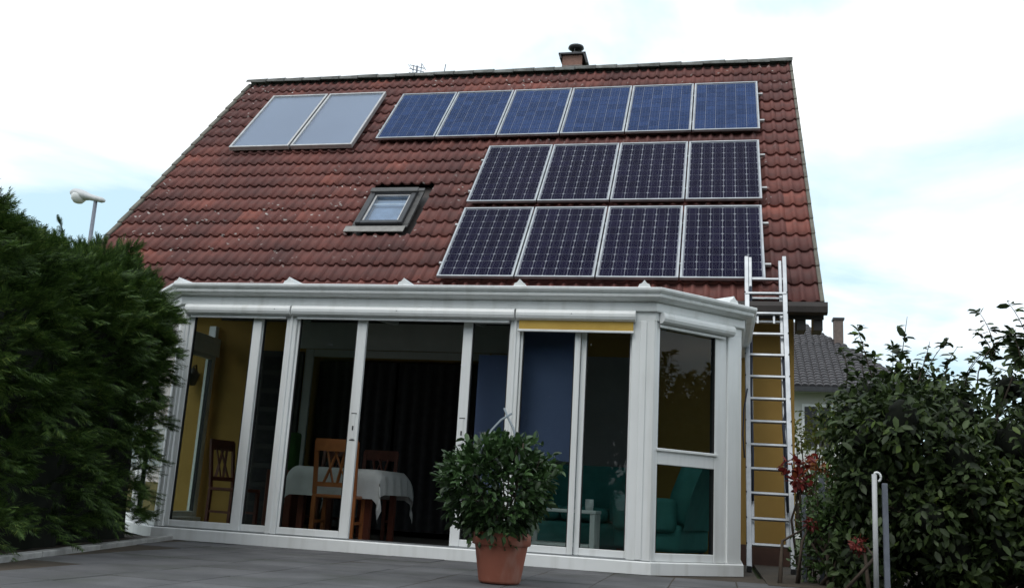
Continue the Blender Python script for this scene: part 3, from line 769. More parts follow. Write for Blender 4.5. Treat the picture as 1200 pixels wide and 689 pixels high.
fixed_panel(E5, E6, 1.22, 2.36, 1.30, 2.28, transom=True)
# roof of the conservatory: rafters with white end caps and opaque panels
def vz(y): return 2.44 + (y - FY) * .098
rafx = [-5.31, -4.09, -2.92, -1.80, -.66]
edges = [-6.6] + rafx + [.17]
def front_y(x):
    if x < LC: return FY + (LC - x) * 1.0
    if x > RC: return FY + (x - RC)
    return FY
for i in range(len(edges) - 1):
    a, b = edges[i] + .03, edges[i + 1] - .03
    cuts = sorted({a, b, *[q for q in (LC, RC) if a < q < b]})
    top = []; bot = []
    v = []; f = []
    for q in cuts:
        y0_ = front_y(q) + .06
        v += [(q, y0_, vz(y0_) - .02), (q, y0_, vz(y0_) + .012), (q, 11.78, vz(11.78) - .02), (q, 11.78, vz(11.78) + .012)]
    for k in range(len(cuts) - 1):
        o = 4 * k; f += [(o, o + 2, o + 6, o + 4), (o + 1, o + 5, o + 7, o + 3), (o, o + 4, o + 5, o + 1)]
    MB().add(v, f).build('roof_panel', m_cavity, ver)
for x in rafx:
    y0_ = front_y(x) - .04
    ra = MB().bar((x, y0_ + .1, vz(y0_ + .1) - .03), (x, 11.74, vz(11.74) - .03), .056, .09).build('rafter', m_white, ver)
    # pointed end cap
    capm = MB(); pr_ = [(-.06, 0), (-.045, .035), (-.022, .045), (0, .075), (.022, .045), (.045, .035), (.06, 0)]
    n = len(pr_)
    vs = [(x + a, y0_ - .08, 2.462 + b) for a, b in pr_] + [(x + a * .6, y0_ + .9, 2.50 + b * .8) for a, b in pr_]
    capm.add(vs, [tuple(range(n)), tuple(range(n, 2 * n))[::-1]] + [(i, (i + 1) % n, n + (i + 1) % n, n + i) for i in range(n)])
    capm.build('end_cap', m_white, ra)
m_ = panel_frame((RC, FY), E5)
capm = MB(); vs = [m_ @ Vector((.86 + a, -.12, 2.462 + b)) for a, b in pr_] + [m_ @ Vector((.86 + a * .6, .5, 2.50 + b * .8)) for a, b in pr_]
capm.add(vs, [tuple(range(n)), tuple(range(n, 2 * n))[::-1]] + [(i, (i + 1) % n, n + (i + 1) % n, n + i) for i in range(n)]).build('end_cap', m_white, ver)
fl_ = MB().prism([(-6.6, 11.79), (-6.6, 9.95), (LC - .0, FY + .1), (RC, FY + .1), (.1, FY + .76), (.1, 11.79)], .0, .035).build('floor', m_intfloor, ver)
# wall flashing where the conservatory roof meets the house
MB().box(-6.6, .19, 11.765, 11.797, vz(11.78) - .05, vz(11.78) + .1).build('wall_flashing', m_gutter, ver)

# ================================================================== inside the conservatory
def make_chair(name, label, wood, loc, rz):
    c = empty(name, (0, 0, 0), label, 'chair', 'dining chairs in the conservatory')
    MB().box(-.21, .21, -.2, .2, .43, .465).build('seat', wood, c, bevel=.008)
    for x in (-.19, .19):
        MB().box(x - .018, x + .018, .16, .196, 0, .429).build('leg', wood, c)
        MB().bar((x, -.19, 0), (x, -.185, .45), .036, .036).build('leg', wood, c)
        MB().bar((x, -.187, .466), (x, -.25, .98), .038, .028).build('back_post', wood, c)
        MB().bar((x, -.17, .2), (x, .158, .2), .02, .026).build('stretcher', wood, c)
    rail = [(-.2 + .4 * k / 8, -.252 - .018 * math.sin(math.pi * k / 8), .94) for k in range(9)]
    tr_ = MB()
    for k in range(8): tr_.bar(rail[k], rail[k + 1], .022, .12)
    tr_.build('top_rail', wood, c)
    MB().bar((-.18, -.2, .56), (.18, -.2, .56), .02, .045).build('lower_rail', wood, c)
    for x0, x1 in ((-.11, .02), (.11, -.02), (-.02, -.09), (.02, .09)):
        MB().bar((x0, -.202, .57), (x1, -.248, .90), .028, .014).build('slat', wood, c)
    c.location = loc; c.rotation_euler = (0, 0, rz)
    return c
FZ = .036
make_chair('chair', 'orange wooden chair with its back to the glass, in front of the tablecloth', m_wood, (-3.70, 9.34, FZ), 0.10).scale = (1.06, 1.05, 1.0)
make_chair('chair', 'wooden chair on the far side of the table, behind the open doorway', m_woodred, (-3.86, 10.75, FZ), math.pi + .1)
make_chair('chair', 'wooden chair on the far side of the table, half behind the front chair', m_woodred, (-4.42, 10.7, FZ), math.pi - .12)
make_chair('chair', 'dark red wooden chair by the yellow wall at the table end', m_woodred, (-5.35, 10.3, FZ), -math.pi / 2 - .2)
tb = empty('dining_table', (-4.2, 9.95, FZ), 'dining table covered by a white tablecloth', 'table')
MB().box(-4.27, -3.4, 9.5, 10.4, .735, .765).build('table_top', m_woodred, tb)
for x in (-4.2, -3.47):
    for y in (9.57, 10.33): MB().box(x - .03, x + .03, y - .03, y + .03, FZ, .734).build('leg', m_woodred, tb)
# cloth: grid draped over the table, corners hang lower
nx, ny = 36, 32; cl = MB(); X0, X1, Y0, Y1 = -4.5, -3.12, 9.17, 10.73
for j in range(ny + 1):
    for i in range(nx + 1):
        x = X0 + (X1 - X0) * i / nx; y = Y0 + (Y1 - Y0) * j / ny
        ex = max(x + 3.385, -4.285 - x, 0); ey = max(9.485 - y, y - 10.415, 0); e = ex + ey if (ex > 0 and ey > 0) else max(ex, ey)
        z = .772 - (min(e, .6) * .93 if e > .02 else 0)
        xx = min(max(x, -4.285 - .05 * (ex > 0) * 1), -3.385 + .06 * (ex > 0)); yy = min(max(y, 9.485 - .05 * (ey > 0)), 10.415 + .05 * (ey > 0))
        wv = .018 * math.sin(x * 23) * min(1, e * 6); wv2 = .018 * math.sin(y * 27 + 1) * min(1, e * 6)
        xx += (ex > 0) * (wv2 + ex * .10) * (1 if x > -3.9 else -1); yy -= (ey > 0) * (wv + ey * .08) * (1 if y < 10 else -1)
        cl.v.append((xx, yy, z))
for j in range(ny):
    for i in range(nx):
        cl.f.append((j * (nx + 1) + i, j * (nx + 1) + i + 1, (j + 1) * (nx + 1) + i + 1, (j + 1) * (nx + 1) + i)); cl.sm.append(True)
tag(cl.build('tablecloth', m_cloth, loc=(-4.2, 9.95, .77)), 'white tablecloth hanging in folds over the dining table', 'tablecloth')
# green cushion stack behind the table end
gc = MB().box(-5.2, -4.95, 10.95, 11.1, .75, 1.2).build('green_panel', m_green, bevel=.03, segs=3, loc=(-5.08, 11.0, .75))
tag(gc, 'green panel standing behind the left end of the table', 'panel')
gs = MB().box(-5.25, -4.9, 10.85, 11.15, FZ, .745).build('sideboard', m_woodred, bevel=.008, loc=(-5.08, 11.0, FZ))
tag(gs, 'dark wooden cabinet in the shade behind the dining table', 'cabinet')
# curtains in the house doorway
for i, (xa, xb, side) in enumerate(((DX0 + .03, -4.1, 'left'), (-4.06, DX1 - .03, 'right'))):
    cu = MB(); nn = 40
    for k in range(nn + 1):
        x = xa + (xb - xa) * k / nn; y = WY + .12 + .025 * math.sin(k * 1.1)
        cu.v += [(x, y, .1), (x, y, DZ - .03)]
    cu.f = [(2 * k, 2 * k + 2, 2 * k + 3, 2 * k + 1) for k in range(nn)]; cu.sm = [True] * nn
    co = cu.build('curtain', m_curtain, loc=((xa + xb) / 2, WY + .12, .1))
    tag(co, f'dark curtain on the {side} half of the dark house doorway', 'curtain', 'curtains in the house doorway')
# added blue sheets behind the right doors, coloured like the pane reflections
b1 = MB().box(-1.80, -1.26, 8.80, 8.806, .92, 2.17).build('reflection_sheet', m_blue, loc=(-1.5, 8.8, .92))
tag(b1, 'blue sheet standing in for the reflection in the glass left of the double stile', 'blind')  # added reflection sheet, not a real blind
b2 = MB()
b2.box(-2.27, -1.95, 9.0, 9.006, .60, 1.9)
b2 = b2.build('reflection_sheet', m_blue, loc=(-2.1, 9.0, .6))
tag(b2, 'narrow blue sheet standing in for the reflection above the potted plant', 'blind')  # added reflection sheet, not a real blind
# sofa
def cushion(b, x0, x1, y0, y1, z0, z1): b.box(x0, x1, y0, y1, z0, z1)
so_ = empty('sofa', (-1.5, 10.6, FZ), 'teal sofa standing behind the right sliding doors', 'sofa')
for nm, bx in (('base', (-1.75, -.25, 10.2, 11.05, .12, .38)), ('backrest', (-1.73, -.27, 10.85, 11.15, .39, .98)), ('seat_cushion', (-1.5, -1.01, 10.17, 10.84, .385, .53)), ('seat_cushion', (-1.0, -.5, 10.17, 10.84, .385, .53)), ('armrest', (-1.76, -1.51, 10.15, 10.84, .386, .68)), ('armrest', (-.49, -.24, 10.15, 10.84, .386, .68))):
    MB().box(bx[0] - .6, bx[1] - .6, *bx[2:]).build(nm, m_teal, so_, bevel=.06, segs=4)
for x in (-2.28, -.92):
    for y in (10.27, 10.98): MB().box(x - .03, x + .03, y - .03, y + .03, FZ, .119).build('leg', m_woodred, so_)
def armchair(loc, rz, label):
    a = empty('armchair', (0, 0, 0), label, 'armchair')
    MB().box(-.36, .36, -.36, .36, .12, .38).build('base', m_teal, a, bevel=.05, segs=4)
    bk = MB(); pts = [(-.3, .0), (-.34, .35), (-.28, .62), (-.12, .76), (.12, .76), (.28, .62), (.34, .35), (.3, .0)]
    n = len(pts)
    vs = [(x, .20 + z * .22, .38 + z * .8) for x, z in pts] + [(x * .98, .40 + z * .25, .38 + z * .8) for x, z in pts]
    bk.add(vs, [tuple(range(n))[::-1], tuple(range(n, 2 * n))] + [(i, n + i, n + (i + 1) % n, (i + 1) % n) for i in range(n)])
    # curved shell back with thickness, rounded
    bk.build('backrest', m_teal, a, bevel=.05, segs=3)
    MB().box(-.28, .28, -.37, .22, .385, .50).build('seat_cushion', m_teal, a, bevel=.05, segs=4)
    for s_ in (-1, 1): MB().box(min(s_ * .29, s_ * .42), max(s_ * .29, s_ * .42), -.34, .32, .30, .62).build('armrest', m_teal, a, bevel=.055, segs=4)
    for x in (-.3, .3):
        for y in (-.3, .3): MB().box(x - .02, x + .02, y - .02, y + .02, 0, .119).build('leg', m_woodred, a)
    a.location = loc; a.rotation_euler = (0, 0, rz)
armchair((-.55, 9.98, FZ), R(-112), 'teal armchair with a curved back by the right corner window')
# white coffee table
wt = empty('side_table', (-1.4, 9.25, FZ), 'low white slatted side table behind the right sliding doors', 'side table')
MB().box(-1.75, -1.09, 9.05, 9.5, .47, .50).build('table_top', m_white, wt, bevel=.004)
for x in (-1.72, -1.12):
    for y in (9.08, 9.47): MB().box(x - .022, x + .022, y - .022, y + .022, FZ, .469).build('leg', m_white, wt)
MB().box(-1.69, -1.15, 9.06, 9.49, .17, .19).build('shelf', m_white, wt)
for y in (9.2, 9.34): MB().box(-1.14, -1.10, y - .02, y + .02, .192, .468).build('slat', m_white, wt)
tag(MB().lathe([(0, 0), (.035, 0), (.04, .05), (.038, .10), (.034, .10), (.034, .01), (0, .01)], (-1.17, 9.2, .501), 16).build('mug', m_white, loc=(-1.17, 9.2, .501)), 'white mug on the low white side table', 'mug')
# wall lantern and its bracket on the yellow wall
wl = empty('wall_lantern', (-6.86, 11.68, 1.9), 'dark wall lantern on the yellow wall behind the left glass', 'lantern')
MB().lathe([(0, -.16), (.05, -.15), (.085, -.02), (.095, .0), (.04, .06), (.0, .1)], (-6.86, 11.66, 1.95), 10).build('lantern_body', m_black, wl)
MB().tube([(-6.86, 11.79, 1.9), (-6.86, 11.72, 2.08), (-6.86, 11.66, 2.05)], .012, 6).build('bracket', m_black, wl)

# ================================================================== ladder
lad = empty('ladder', (.515, 10.34, 0), 'aluminium extension ladder leaning on the gutter beside the conservatory', 'ladder')
ta = .32726
def LP(x, s, o=0.0): return Vector((x, 10.335 + s * math.sin(ta) - o * math.cos(ta), .0 + s * math.cos(ta) + o * math.sin(ta)))
def rail(x, s0, s1, o, w=.036, d=.065):
    m2 = MB().bar(LP(x, s0, o), LP(x, s1, o), w, d, roll=Vector((0, -math.cos(ta), math.sin(ta))))
    return m2
for x in (.305, .725):
    rail(x, 0, 3.16, .09, .052).build('lower_rail', m_alu, lad, bevel=.004)
for x in (.345, .685):
    rail(x, .28, 3.73 if x < .5 else 3.68, .0).build('upper_rail', m_alu, lad, bevel=.004)
for x in (.303, .735):
    rail(x, 1.6, 3.74, .01, .045, .06).build('upper_rail', m_alu, lad, bevel=.004)
for i in range(12):
    s_ = .248 + i * .2671
    r_ = MB().bar(LP(.285, s_, .09), LP(.745, s_, .09), .03, .04, roll=Vector((0, -math.cos(ta), math.sin(ta)))).build('rung', m_alu, lad, bevel=.005)
    for x in (.282, .748): MB().bar(LP(x - .006, s_, .125), LP(x + .006, s_, .125), .022, .012).build('rivet', m_black, r_)
for s_ in (2.86, 3.02, 3.17, 3.435):
    MB().bar(LP(.31, s_, 0), LP(.73, s_, 0), .03, .04, roll=Vector((0, -math.cos(ta), math.sin(ta)))).build('rung', m_alu, lad, bevel=.005)
for x in (.42, .60):
    MB().bar(LP(x, 2.8, .07), LP(x, 2.93, .07), .022, .02).build('hook', m_alu, lad)
for x in (.305, .725): MB().box(x - .025, x + .025, 10.2, 10.28, 0, .06).build('rubber_foot', m_black, lad, bevel=.006)
MB().tube([LP(.345, 3.3, .06), LP(.35, 2.5, .075), LP(.34, 1.9, .08), LP(.35, 1.2, .09), LP(.345, .7, .09)], .015, 6).build('rope', m_strap, lad)
MB().tube([LP(.69, 2.4, .06), LP(.695, 1.7, .075), LP(.665, 1.55, .10), LP(.68, 1.3, .09), LP(.69, .6, .09)], .015, 6).build('rope', m_strap, lad)
MB().tube([LP(.30, 1.95, .13), LP(.262, 1.7, .13), LP(.25, 1.4, .13), LP(.265, 1.15, .13)], .008, 6).build('rope', m_strap, lad)

# ================================================================== potted plant
PX, PY = -1.425, 6.6
pot = empty('flower_pot', (PX, PY, 0), 'terracotta flower pot standing on the terrace in front of the doors', 'flower pot')
MB().lathe([(0, 0.004), (.135, 0.004), (.142, .02), (.178, .24), (.18, .245), (.198, .25), (.20, .325), (.19, .332), (.178, .325), (.172, .29), (0, .285)], (PX, PY, 0), 36).build('pot', m_terra, pot)
MB().lathe([(0, .293), (.1, .30), (.171, .292)], (PX, PY, 0), 20).build('soil', m_soil, pot)
m_potleaf = leaf_mat('pot_leaf', (.016, .036, .012), (.065, .13, .04), rough=.42, trans=.2, spec=.5)
plant = empty('potted_shrub', (PX, PY, .30), 'dense round leafy shrub growing in the terracotta pot', 'shrub')
cen = np.array([PX - .03, PY, .62])
n = 3600
d_ = rng.normal(size=(n, 3)); d_ /= np.linalg.norm(d_, axis=1, keepdims=True)
rad = rng.uniform(.45, 1.0, n) ** .6
lump = np.array([1 + .30 * noise.noise(Vector(q * 1.7)) + .12 * noise.noise(Vector(q * 5)) for q in d_])
P_ = cen + d_ * (rad * lump)[:, None] * np.array([.385, .36, .345])
dirs = d_ * .8 + rng.normal(size=(n, 3)) * .5 + np.array([0, 0, .05])
keep = P_[:, 2] > .27
P_, dirs = P_[keep], dirs[keep]; n = len(P_)
inst_mesh('foliage', LEAF_V, LEAF_F, P_, frames(dirs, np.tile([0, 0, 1.], (n, 1)) + rng.normal(size=(n, 3)) * .4, rng.uniform(.045, .085, n)), m_potleaf, plant)
PS = []; DS = []
for k in range(22):
    q = rng.normal(size=3); q[2] = abs(q[2]) * .8; q /= np.linalg.norm(q); b0 = cen + q * np.array([.36, .34, .32]); ln = rng.uniform(.05, .13)
    for m__ in range(9):
        f_ = rng.random(); PS.append(b0 + q * ln * f_); DS.append(q * .5 + rng.normal(size=3) * .6)
inst_mesh('shoot_leaves', LEAF_V, LEAF_F, np.array(PS), frames(np.array(DS), rng.normal(size=(len(PS), 3)) * .4 + np.array([0, 0, 1.]), rng.uniform(.04, .08, len(PS))), m_potleaf, plant)
stems = MB()
for k in range(26):
    an = rng.uniform(0, 6.28); e = cen + np.array([math.cos(an) * .28, math.sin(an) * .26, rng.uniform(-.1, .3)])
    stems.tube([(PX + .05 * math.cos(an), PY + .05 * math.sin(an), .29), (PX + .14 * math.cos(an), PY + .12 * math.sin(an), .5), tuple(e)], .005, 5)
stems.build('stem', m_bark, plant)
hoop = empty('plant_hoop', (PX - .02, PY, .3), 'two thin grey plastic stakes crossing above the potted shrub', 'plant stake')
MB().tube([(PX - .16, PY - .12, .55), (PX - .145, PY - .16, .85), (PX - .09, PY - .12, 1.0), (PX - .04, PY - .05, 1.08), (PX + .02, PY, 1.13)], .008, 6).build('stake', m_hose, hoop)
MB().tube([(PX + .14, PY - .1, .6), (PX + .10, PY - .1, .9), (PX + .045, PY - .05, 1.03), (PX - .0, PY - .02, 1.1), (PX - .035, PY, 1.165)], .008, 6).build('stake', m_hose, hoop)

# ================================================================== conifer hedge on the left
m_thuja = leaf_mat('conifer_leaf', (.016, .034, .010), (.080, .145, .030), rough=.6, trans=.25, yellow=(.14, .20, .045), spec=.2)
hedge = empty('conifer_hedge', (-5.4, 6.6, 0), 'dark green clipped conifer hedge left of the conservatory', 'hedge')
def hedge_pt(y, t, inset=0.0):
    """t 0..1 from the ground up the visible face, over the top and down the far side"""
    face = KX(y) - .16
    H_ = 2.17 + .06 * math.sin(y * 1.9) + .16 * min(1, max(0, y - 6.3) / .7)
    wd = 1.5
    endf = 1 - ((y - 7.55) / .85) ** 2 * .20 if y > 7.55 else 1
    an = t * math.pi
    c_, s_ = math.cos(an), math.sin(an)
    x = face - wd / 2 + (wd / 2 * endf) * math.copysign(abs(c_) ** .36, c_)
    z = H_ * endf ** .5 * (abs(s_) ** .55)
    if c_ > 0: x += .11 * math.exp(-((z - 1.8) / .35) ** 2) * math.exp(-((y - 7.5) / .8) ** 2)
    q = Vector((x, y, z))
    nn_ = .13 * noise.noise(q * 1.5) + .09 * noise.noise(q * 3.9)
    nrm = Vector((c_, 0, max(.0, s_ * .8))).normalized()
    return q + nrm * (nn_ - inset), nrm
SV, SF = spray_template()
PL = []; DL = []; UL = []; SL = []
for b_ in range(1250):                       # drooping branchlets, each a flat fan of sprays
    y = 4.85 + 3.5 * rng.random(); t = rng.random() ** 1.15 * .72
    p, nrm = hedge_pt(y, t, abs(rng.normal()) * .07 + .03)
    if p.z < .1: p.z = .1 + rng.random() * .15
    dv = (nrm + Vector((0, 0, rng.uniform(-.05, .55))) + Vector(rng.normal(size=3)) * .35).normalized()
    side = dv.cross(Vector((0, 0, 1)) + Vector(rng.normal(size=3)) * .4).normalized(); upv_ = side.cross(dv)
    ln = rng.uniform(.14, .30)
    for k in range(15):
        f_ = rng.random(); sg = rng.choice((-1, 1))
        PL.append(p + dv * ln * f_ + side * sg * .05 * rng.random() + Vector((0, 0, -.10 * f_ * f_)) + upv_ * rng.normal() * .012)
        DL.append(dv * .9 + side * sg * rng.uniform(.1, .9) * (1.15 - f_) + Vector((0, 0, -.35 * f_)) + Vector(rng.normal(size=3)) * .12)
        UL.append(upv_ + Vector(rng.normal(size=3)) * .25); SL.append(rng.uniform(.08, .15))
for b_ in range(46):                         # shoots standing up on the top edge
    y = 4.95 + 3.1 * rng.random(); p, nrm = hedge_pt(y, rng.uniform(.14, .6), .0)
    dv = Vector((rng.normal() * .3 + .12, rng.normal() * .3, 1)).normalized(); ln = rng.uniform(.08, .30)
    for k in range(34):
        f_ = rng.random(); PL.append(p + dv * ln * f_); DL.append(dv * .9 + Vector(rng.normal(size=3)) * .5 * (1.1 - f_)); UL.append(Vector(rng.normal(size=3))); SL.append(rng.uniform(.05, .10))
inst_mesh('foliage', SV, SF, np.array(PL), frames(np.array(DL), np.array(UL), np.array(SL)), m_thuja, hedge)
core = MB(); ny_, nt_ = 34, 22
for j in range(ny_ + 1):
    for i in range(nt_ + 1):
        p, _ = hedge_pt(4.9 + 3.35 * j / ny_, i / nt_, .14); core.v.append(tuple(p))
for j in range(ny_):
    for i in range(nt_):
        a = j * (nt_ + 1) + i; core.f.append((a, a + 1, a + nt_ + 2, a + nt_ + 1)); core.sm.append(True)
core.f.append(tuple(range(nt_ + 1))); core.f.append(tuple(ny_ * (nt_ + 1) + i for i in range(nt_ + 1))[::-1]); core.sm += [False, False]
core.build('shade_core', m_core, hedge)  # solid near-black core added as the shade deep in the hedge
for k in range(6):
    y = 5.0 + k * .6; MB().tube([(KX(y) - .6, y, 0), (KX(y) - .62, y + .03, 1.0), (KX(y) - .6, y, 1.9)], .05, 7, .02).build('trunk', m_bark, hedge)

# ================================================================== leafy shrubs on the right
def leafy(name, label, cat, blobs, count, size, material, base, group=None, twigs=10, core_mat=None, flat=.35):
    o = empty(name, base, label, cat, group)
    bl_ = np.array(blobs); w_ = bl_[:, 3] ** 2; w_ = w_ / w_.sum()
    idx = rng.choice(len(bl_), count, p=w_)
    d = rng.normal(size=(count, 3)); d /= np.linalg.norm(d, axis=1, keepdims=True)
    r_ = rng.uniform(.3, 1.05, count) ** .5
    lum = np.array([1 + .35 * noise.noise(Vector(bl_[i, :3] * 3 + q * 1.9)) for i, q in zip(idx, d)])
    P = bl_[idx, :3] + d * (r_ * lum * bl_[idx, 3])[:, None]
    P[:, 2] = np.maximum(P[:, 2], .03)
    dirs = d * .5 + rng.normal(size=(count, 3)) * .55 + np.array([0, 0, -.25])
    ups = d * .8 + rng.normal(size=(count, 3)) * flat + np.array([0, 0, .6])
    inst_mesh('foliage', LEAF_V, LEAF_F, P, frames(dirs, ups, rng.uniform(size[0], size[1], count)), material, o)
    st_ = MB()
    for k in range(twigs):
        b = bl_[rng.integers(len(bl_))]; e = b[:3] + rng.normal(size=3) * b[3] * .3
        s0 = Vector(base) + Vector((rng.normal() * .12, rng.normal() * .12, 0)); e = Vector(e)
        mid = s0.lerp(e, .5) + Vector((rng.normal() * .08, rng.normal() * .08, .1))
        st_.tube([s0, mid, e], .02, 6, .006)
    st_.build('stem', m_bark, o)
    return o
m_bush = leaf_mat('shrub_leaf', (.014, .024, .009), (.062, .096, .030), rough=.5, trans=.2, yellow=(.1, .15, .03), spec=.3)
m_bushl = leaf_mat('light_shrub_leaf', (.07, .1, .02), (.16, .2, .05), rough=.5, trans=.35, yellow=(.25, .24, .06))
m_red = leaf_mat('red_creeper_leaf', (.12, .016, .016), (.27, .04, .03), rough=.5, trans=.3, yellow=(.3, .09, .03))
m_orange = leaf_mat('orange_leaf', (.16, .045, .015), (.3, .12, .03), rough=.5, trans=.3)
bigb = []
for k in range(96):
    x = rng.uniform(.98, 4.0); y = rng.uniform(8.35, 9.6); top = 1.86 + .06 * math.sin(x * 5) + .06 * (x > 1.6) + (.12 if x > 2.2 else 0) - max(0, 1.2 - x) * 3.2
    r_ = rng.uniform(.22, .36); z = rng.uniform(.12, top - r_ * .8); bigb.append((x, y, z, r_))
for k in range(12): bigb.append((rng.uniform(1.08, 1.45), rng.uniform(8.6, 9.4), rng.uniform(.9, 1.68), rng.uniform(.16, .26)))
bush = leafy('leafy_shrub', 'large dark green leafy shrub filling the right side beside the posts', 'shrub', bigb, 31000, (.05, .11), m_bush, (2.2, 9.0, 0), twigs=40)
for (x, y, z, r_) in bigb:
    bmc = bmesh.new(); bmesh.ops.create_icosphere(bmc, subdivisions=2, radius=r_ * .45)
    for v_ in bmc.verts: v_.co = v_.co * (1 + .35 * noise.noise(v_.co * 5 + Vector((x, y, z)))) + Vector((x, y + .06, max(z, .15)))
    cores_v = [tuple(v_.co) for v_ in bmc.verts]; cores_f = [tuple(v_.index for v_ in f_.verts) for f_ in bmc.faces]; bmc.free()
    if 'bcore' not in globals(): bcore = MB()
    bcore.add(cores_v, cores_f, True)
bcore.build('shade_core', m_core, bush)['kind'] = 'stuff'  # dark lumps added as the shade between the shrub leaves
# long shoots rising from the top of the shrub
sp_l = []; sp_d = []
for k in range(30):
    x = rng.uniform(1.08, 3.2); y = rng.uniform(8.4, 9.3); z0 = 1.70 + (.2 if x > 2.1 else 0); ln = rng.uniform(.25, .6)
    dv = Vector((rng.normal() * .25, rng.normal() * .2, 1)).normalized(); bend = Vector((rng.normal() * .15, rng.normal() * .1, -.05))
    pts = [Vector((x, y, z0)) + dv * ln * s_ + bend * s_ * s_ for s_ in np.linspace(0, 1, 7)]
    MB().tube(pts, .006, 5, .002).build('twig', m_bark, bush)
    for q in range(26):
        s_ = rng.random(); p = Vector((x, y, z0)) + dv * ln * s_ + bend * s_ * s_
        sp_l.append(p); sp_d.append(np.array(dv) * .4 + rng.normal(size=3) * np.array([.8, .8, .3]) + np.array([0, 0, -.35]))
n = len(sp_l); inst_mesh('shoot_leaves', LEAF_V, LEAF_F, np.array(sp_l), frames(np.array(sp_d), rng.normal(size=(n, 3)) * .4 + np.array([0, 0, 1]), rng.uniform(.06, .115, n)), m_bush, bush)
leafy('leafy_shrub', 'low green shrub between the ladder and the big dark shrub', 'shrub', [(.98 + rng.uniform(-.2, .25), 8.85 + rng.uniform(-.2, .45), rng.uniform(.12, .85), rng.uniform(.13, .22)) for k in range(26)], 4600, (.03, .06), leaf_mat('green_leaf', (.022, .045, .012), (.07, .13, .03), rough=.5), (.98, 8.95, 0), twigs=16)
leafy('pale_shrub', 'pale yellow-green shrub in front of the neighbouring house', 'shrub', [(1.25 + rng.uniform(-.5, .55), 15.2 + rng.uniform(-.5, .5), rng.uniform(.4, 2.2), rng.uniform(.2, .36)) for k in range(16)], 2600, (.05, .10), m_bushl, (1.35, 15.2, 0), twigs=16)
leafy('creeper', 'red-leaved creeper hanging on the right rail of the ladder', 'creeper', [(.76 + rng.uniform(-.12, .12), 9.92 + rng.uniform(-.05, .05), .93 + rng.uniform(-.2, .2), .07) for k in range(7)], 150, (.05, .10), m_red, (.95, 9.9, 0), twigs=8)
leafy('orange_shrub', 'orange-leaved branch above the low green shrub', 'shrub', [(.88 + .06 * k, 9.75, 1.02 + rng.uniform(-.03, .03), .05) for k in range(6)], 170, (.035, .06), m_orange, (1.1, 9.7, 0), twigs=7)
for (x, y, z, lab) in ((.80, 9.0, .50, 'red flower cluster beside the ladder foot'), (1.10, 8.4, .36, 'red flower cluster low in front of the dark shrub'), (1.03, 9.0, .93, 'red flower cluster on top of the low green shrub')):
    leafy('flower', lab, 'flower', [(x, y, z, .06)], 70, (.03, .05), m_red, (x, y, 0), 'red flowers by the shrubs', twigs=2)

# fence posts and garden frame
fp = empty('fence_post', (1.165, 8.0, 0), 'white round post with a curved hook in front of the dark shrub', 'post')
MB().tube([(1.162, 8.0, -.05), (1.168, 8.0, .905)], .019, 12).build('pole', mat('white_painted_metal', (.46, .47, .48), (.36, .37, .38), rough=.5), fp)
MB().tube([(1.168, 8.0, .90)] + [(1.186 + .03 * math.sin(a), 8.0, .885 + .035 * math.cos(a)) for a in np.linspace(-.4, 2.8, 8)], .009, 8).build('hook', m_white, fp)
fp2 = MB().box(1.222, 1.262, 7.99, 8.03, -.05, .84).build('fence_post', m_post, bevel=.004, loc=(1.24, 8.01, -.05))
tag(fp2, 'grey square metal post just right of the white post', 'post')
gf = empty('garden_trellis', (.78, 9.3, 0), 'grey metal trellis half hidden in leaves behind the ladder foot', 'trellis')
for x, w_ in ((.745, .035), (.90, .05)): MB().box(x - w_ / 2, x + w_ / 2, 9.18, 9.22, 0, .93 if x > .8 else .75).build('upright', m_post, gf)
for z in (.2, .36, .52): MB().box(.763, .874, 9.19, 9.21, z, z + .02).build('rung', m_post, gf)

# ================================================================== neighbour house
NY = 30.0
nb = empty('neighbour_house', (3.2, NY, 0), 'pale neighbouring house with a grey tiled hip roof', 'house')
MB().box(-2.5, 5.4, NY + .6, NY + 9, 0, 4.3).build('wall', m_nbwall, nb)
ev, rg = 4.42, 6.45
A, B_, C_, D_ = Vector((-3.0, NY, ev)), Vector((5.9, NY, ev)), Vector((2.86, NY + 4.6, 7.2)), Vector((2.6, NY + 4.6, 7.2))
roofn = MB().add([A, B_, C_, D_, (5.9, NY + 9.4, ev), (-3.0, NY + 9.4, ev)], [(0, 1, 2, 3), (1, 4, 2), (2, 4, 5, 3), (3, 5, 0)]).build('roof', m_nbroof, nb)
rl = root_loc(nb)
# courses of grey tiles on the front and right slopes, joined
tcv = []; nrows = 27
tl = MB()
sl_n = Vector((0, -(7.2 - ev), 4.6)).normalized()
for r in range(nrows):
    f0, f1 = r / nrows, (r + 1.15) / nrows
    y0_, z0_ = NY + 4.6 * f0, ev + (7.2 - ev) * f0
    y1_, z1_ = NY + 4.6 * min(f1, 1), ev + (7.2 - ev) * min(f1, 1)
    xa, xb = A.x + (D_.x - A.x) * f0, B_.x + (C_.x - B_.x) * f0
    n_ = int((min(xb, 6) - max(xa, 0.5)) / .21)
    for c_ in range(max(n_, 0)):
        x = max(xa, .5) + c_ * .21
        pts = [(x + .012, .015), (x + .07, .05), (x + .14, .05), (x + .198, .015)]
        vs = [Vector((px_, y0_, z0_)) + sl_n * (h_ + .03) for px_, h_ in pts] + [Vector((px_, y1_, z1_)) + sl_n * h_ for px_, h_ in pts] + [Vector((px_, y0_, z0_)) for px_, h_ in pts]
        tl.add(vs, [(0, 1, 5, 4), (1, 2, 6, 5), (2, 3, 7, 6), (8, 9, 1, 0), (9, 10, 2, 1), (10, 11, 3, 2)])
tlo = tl.build('roof_tiles', m_nbroof, nb); tlo['kind'] = 'stuff'
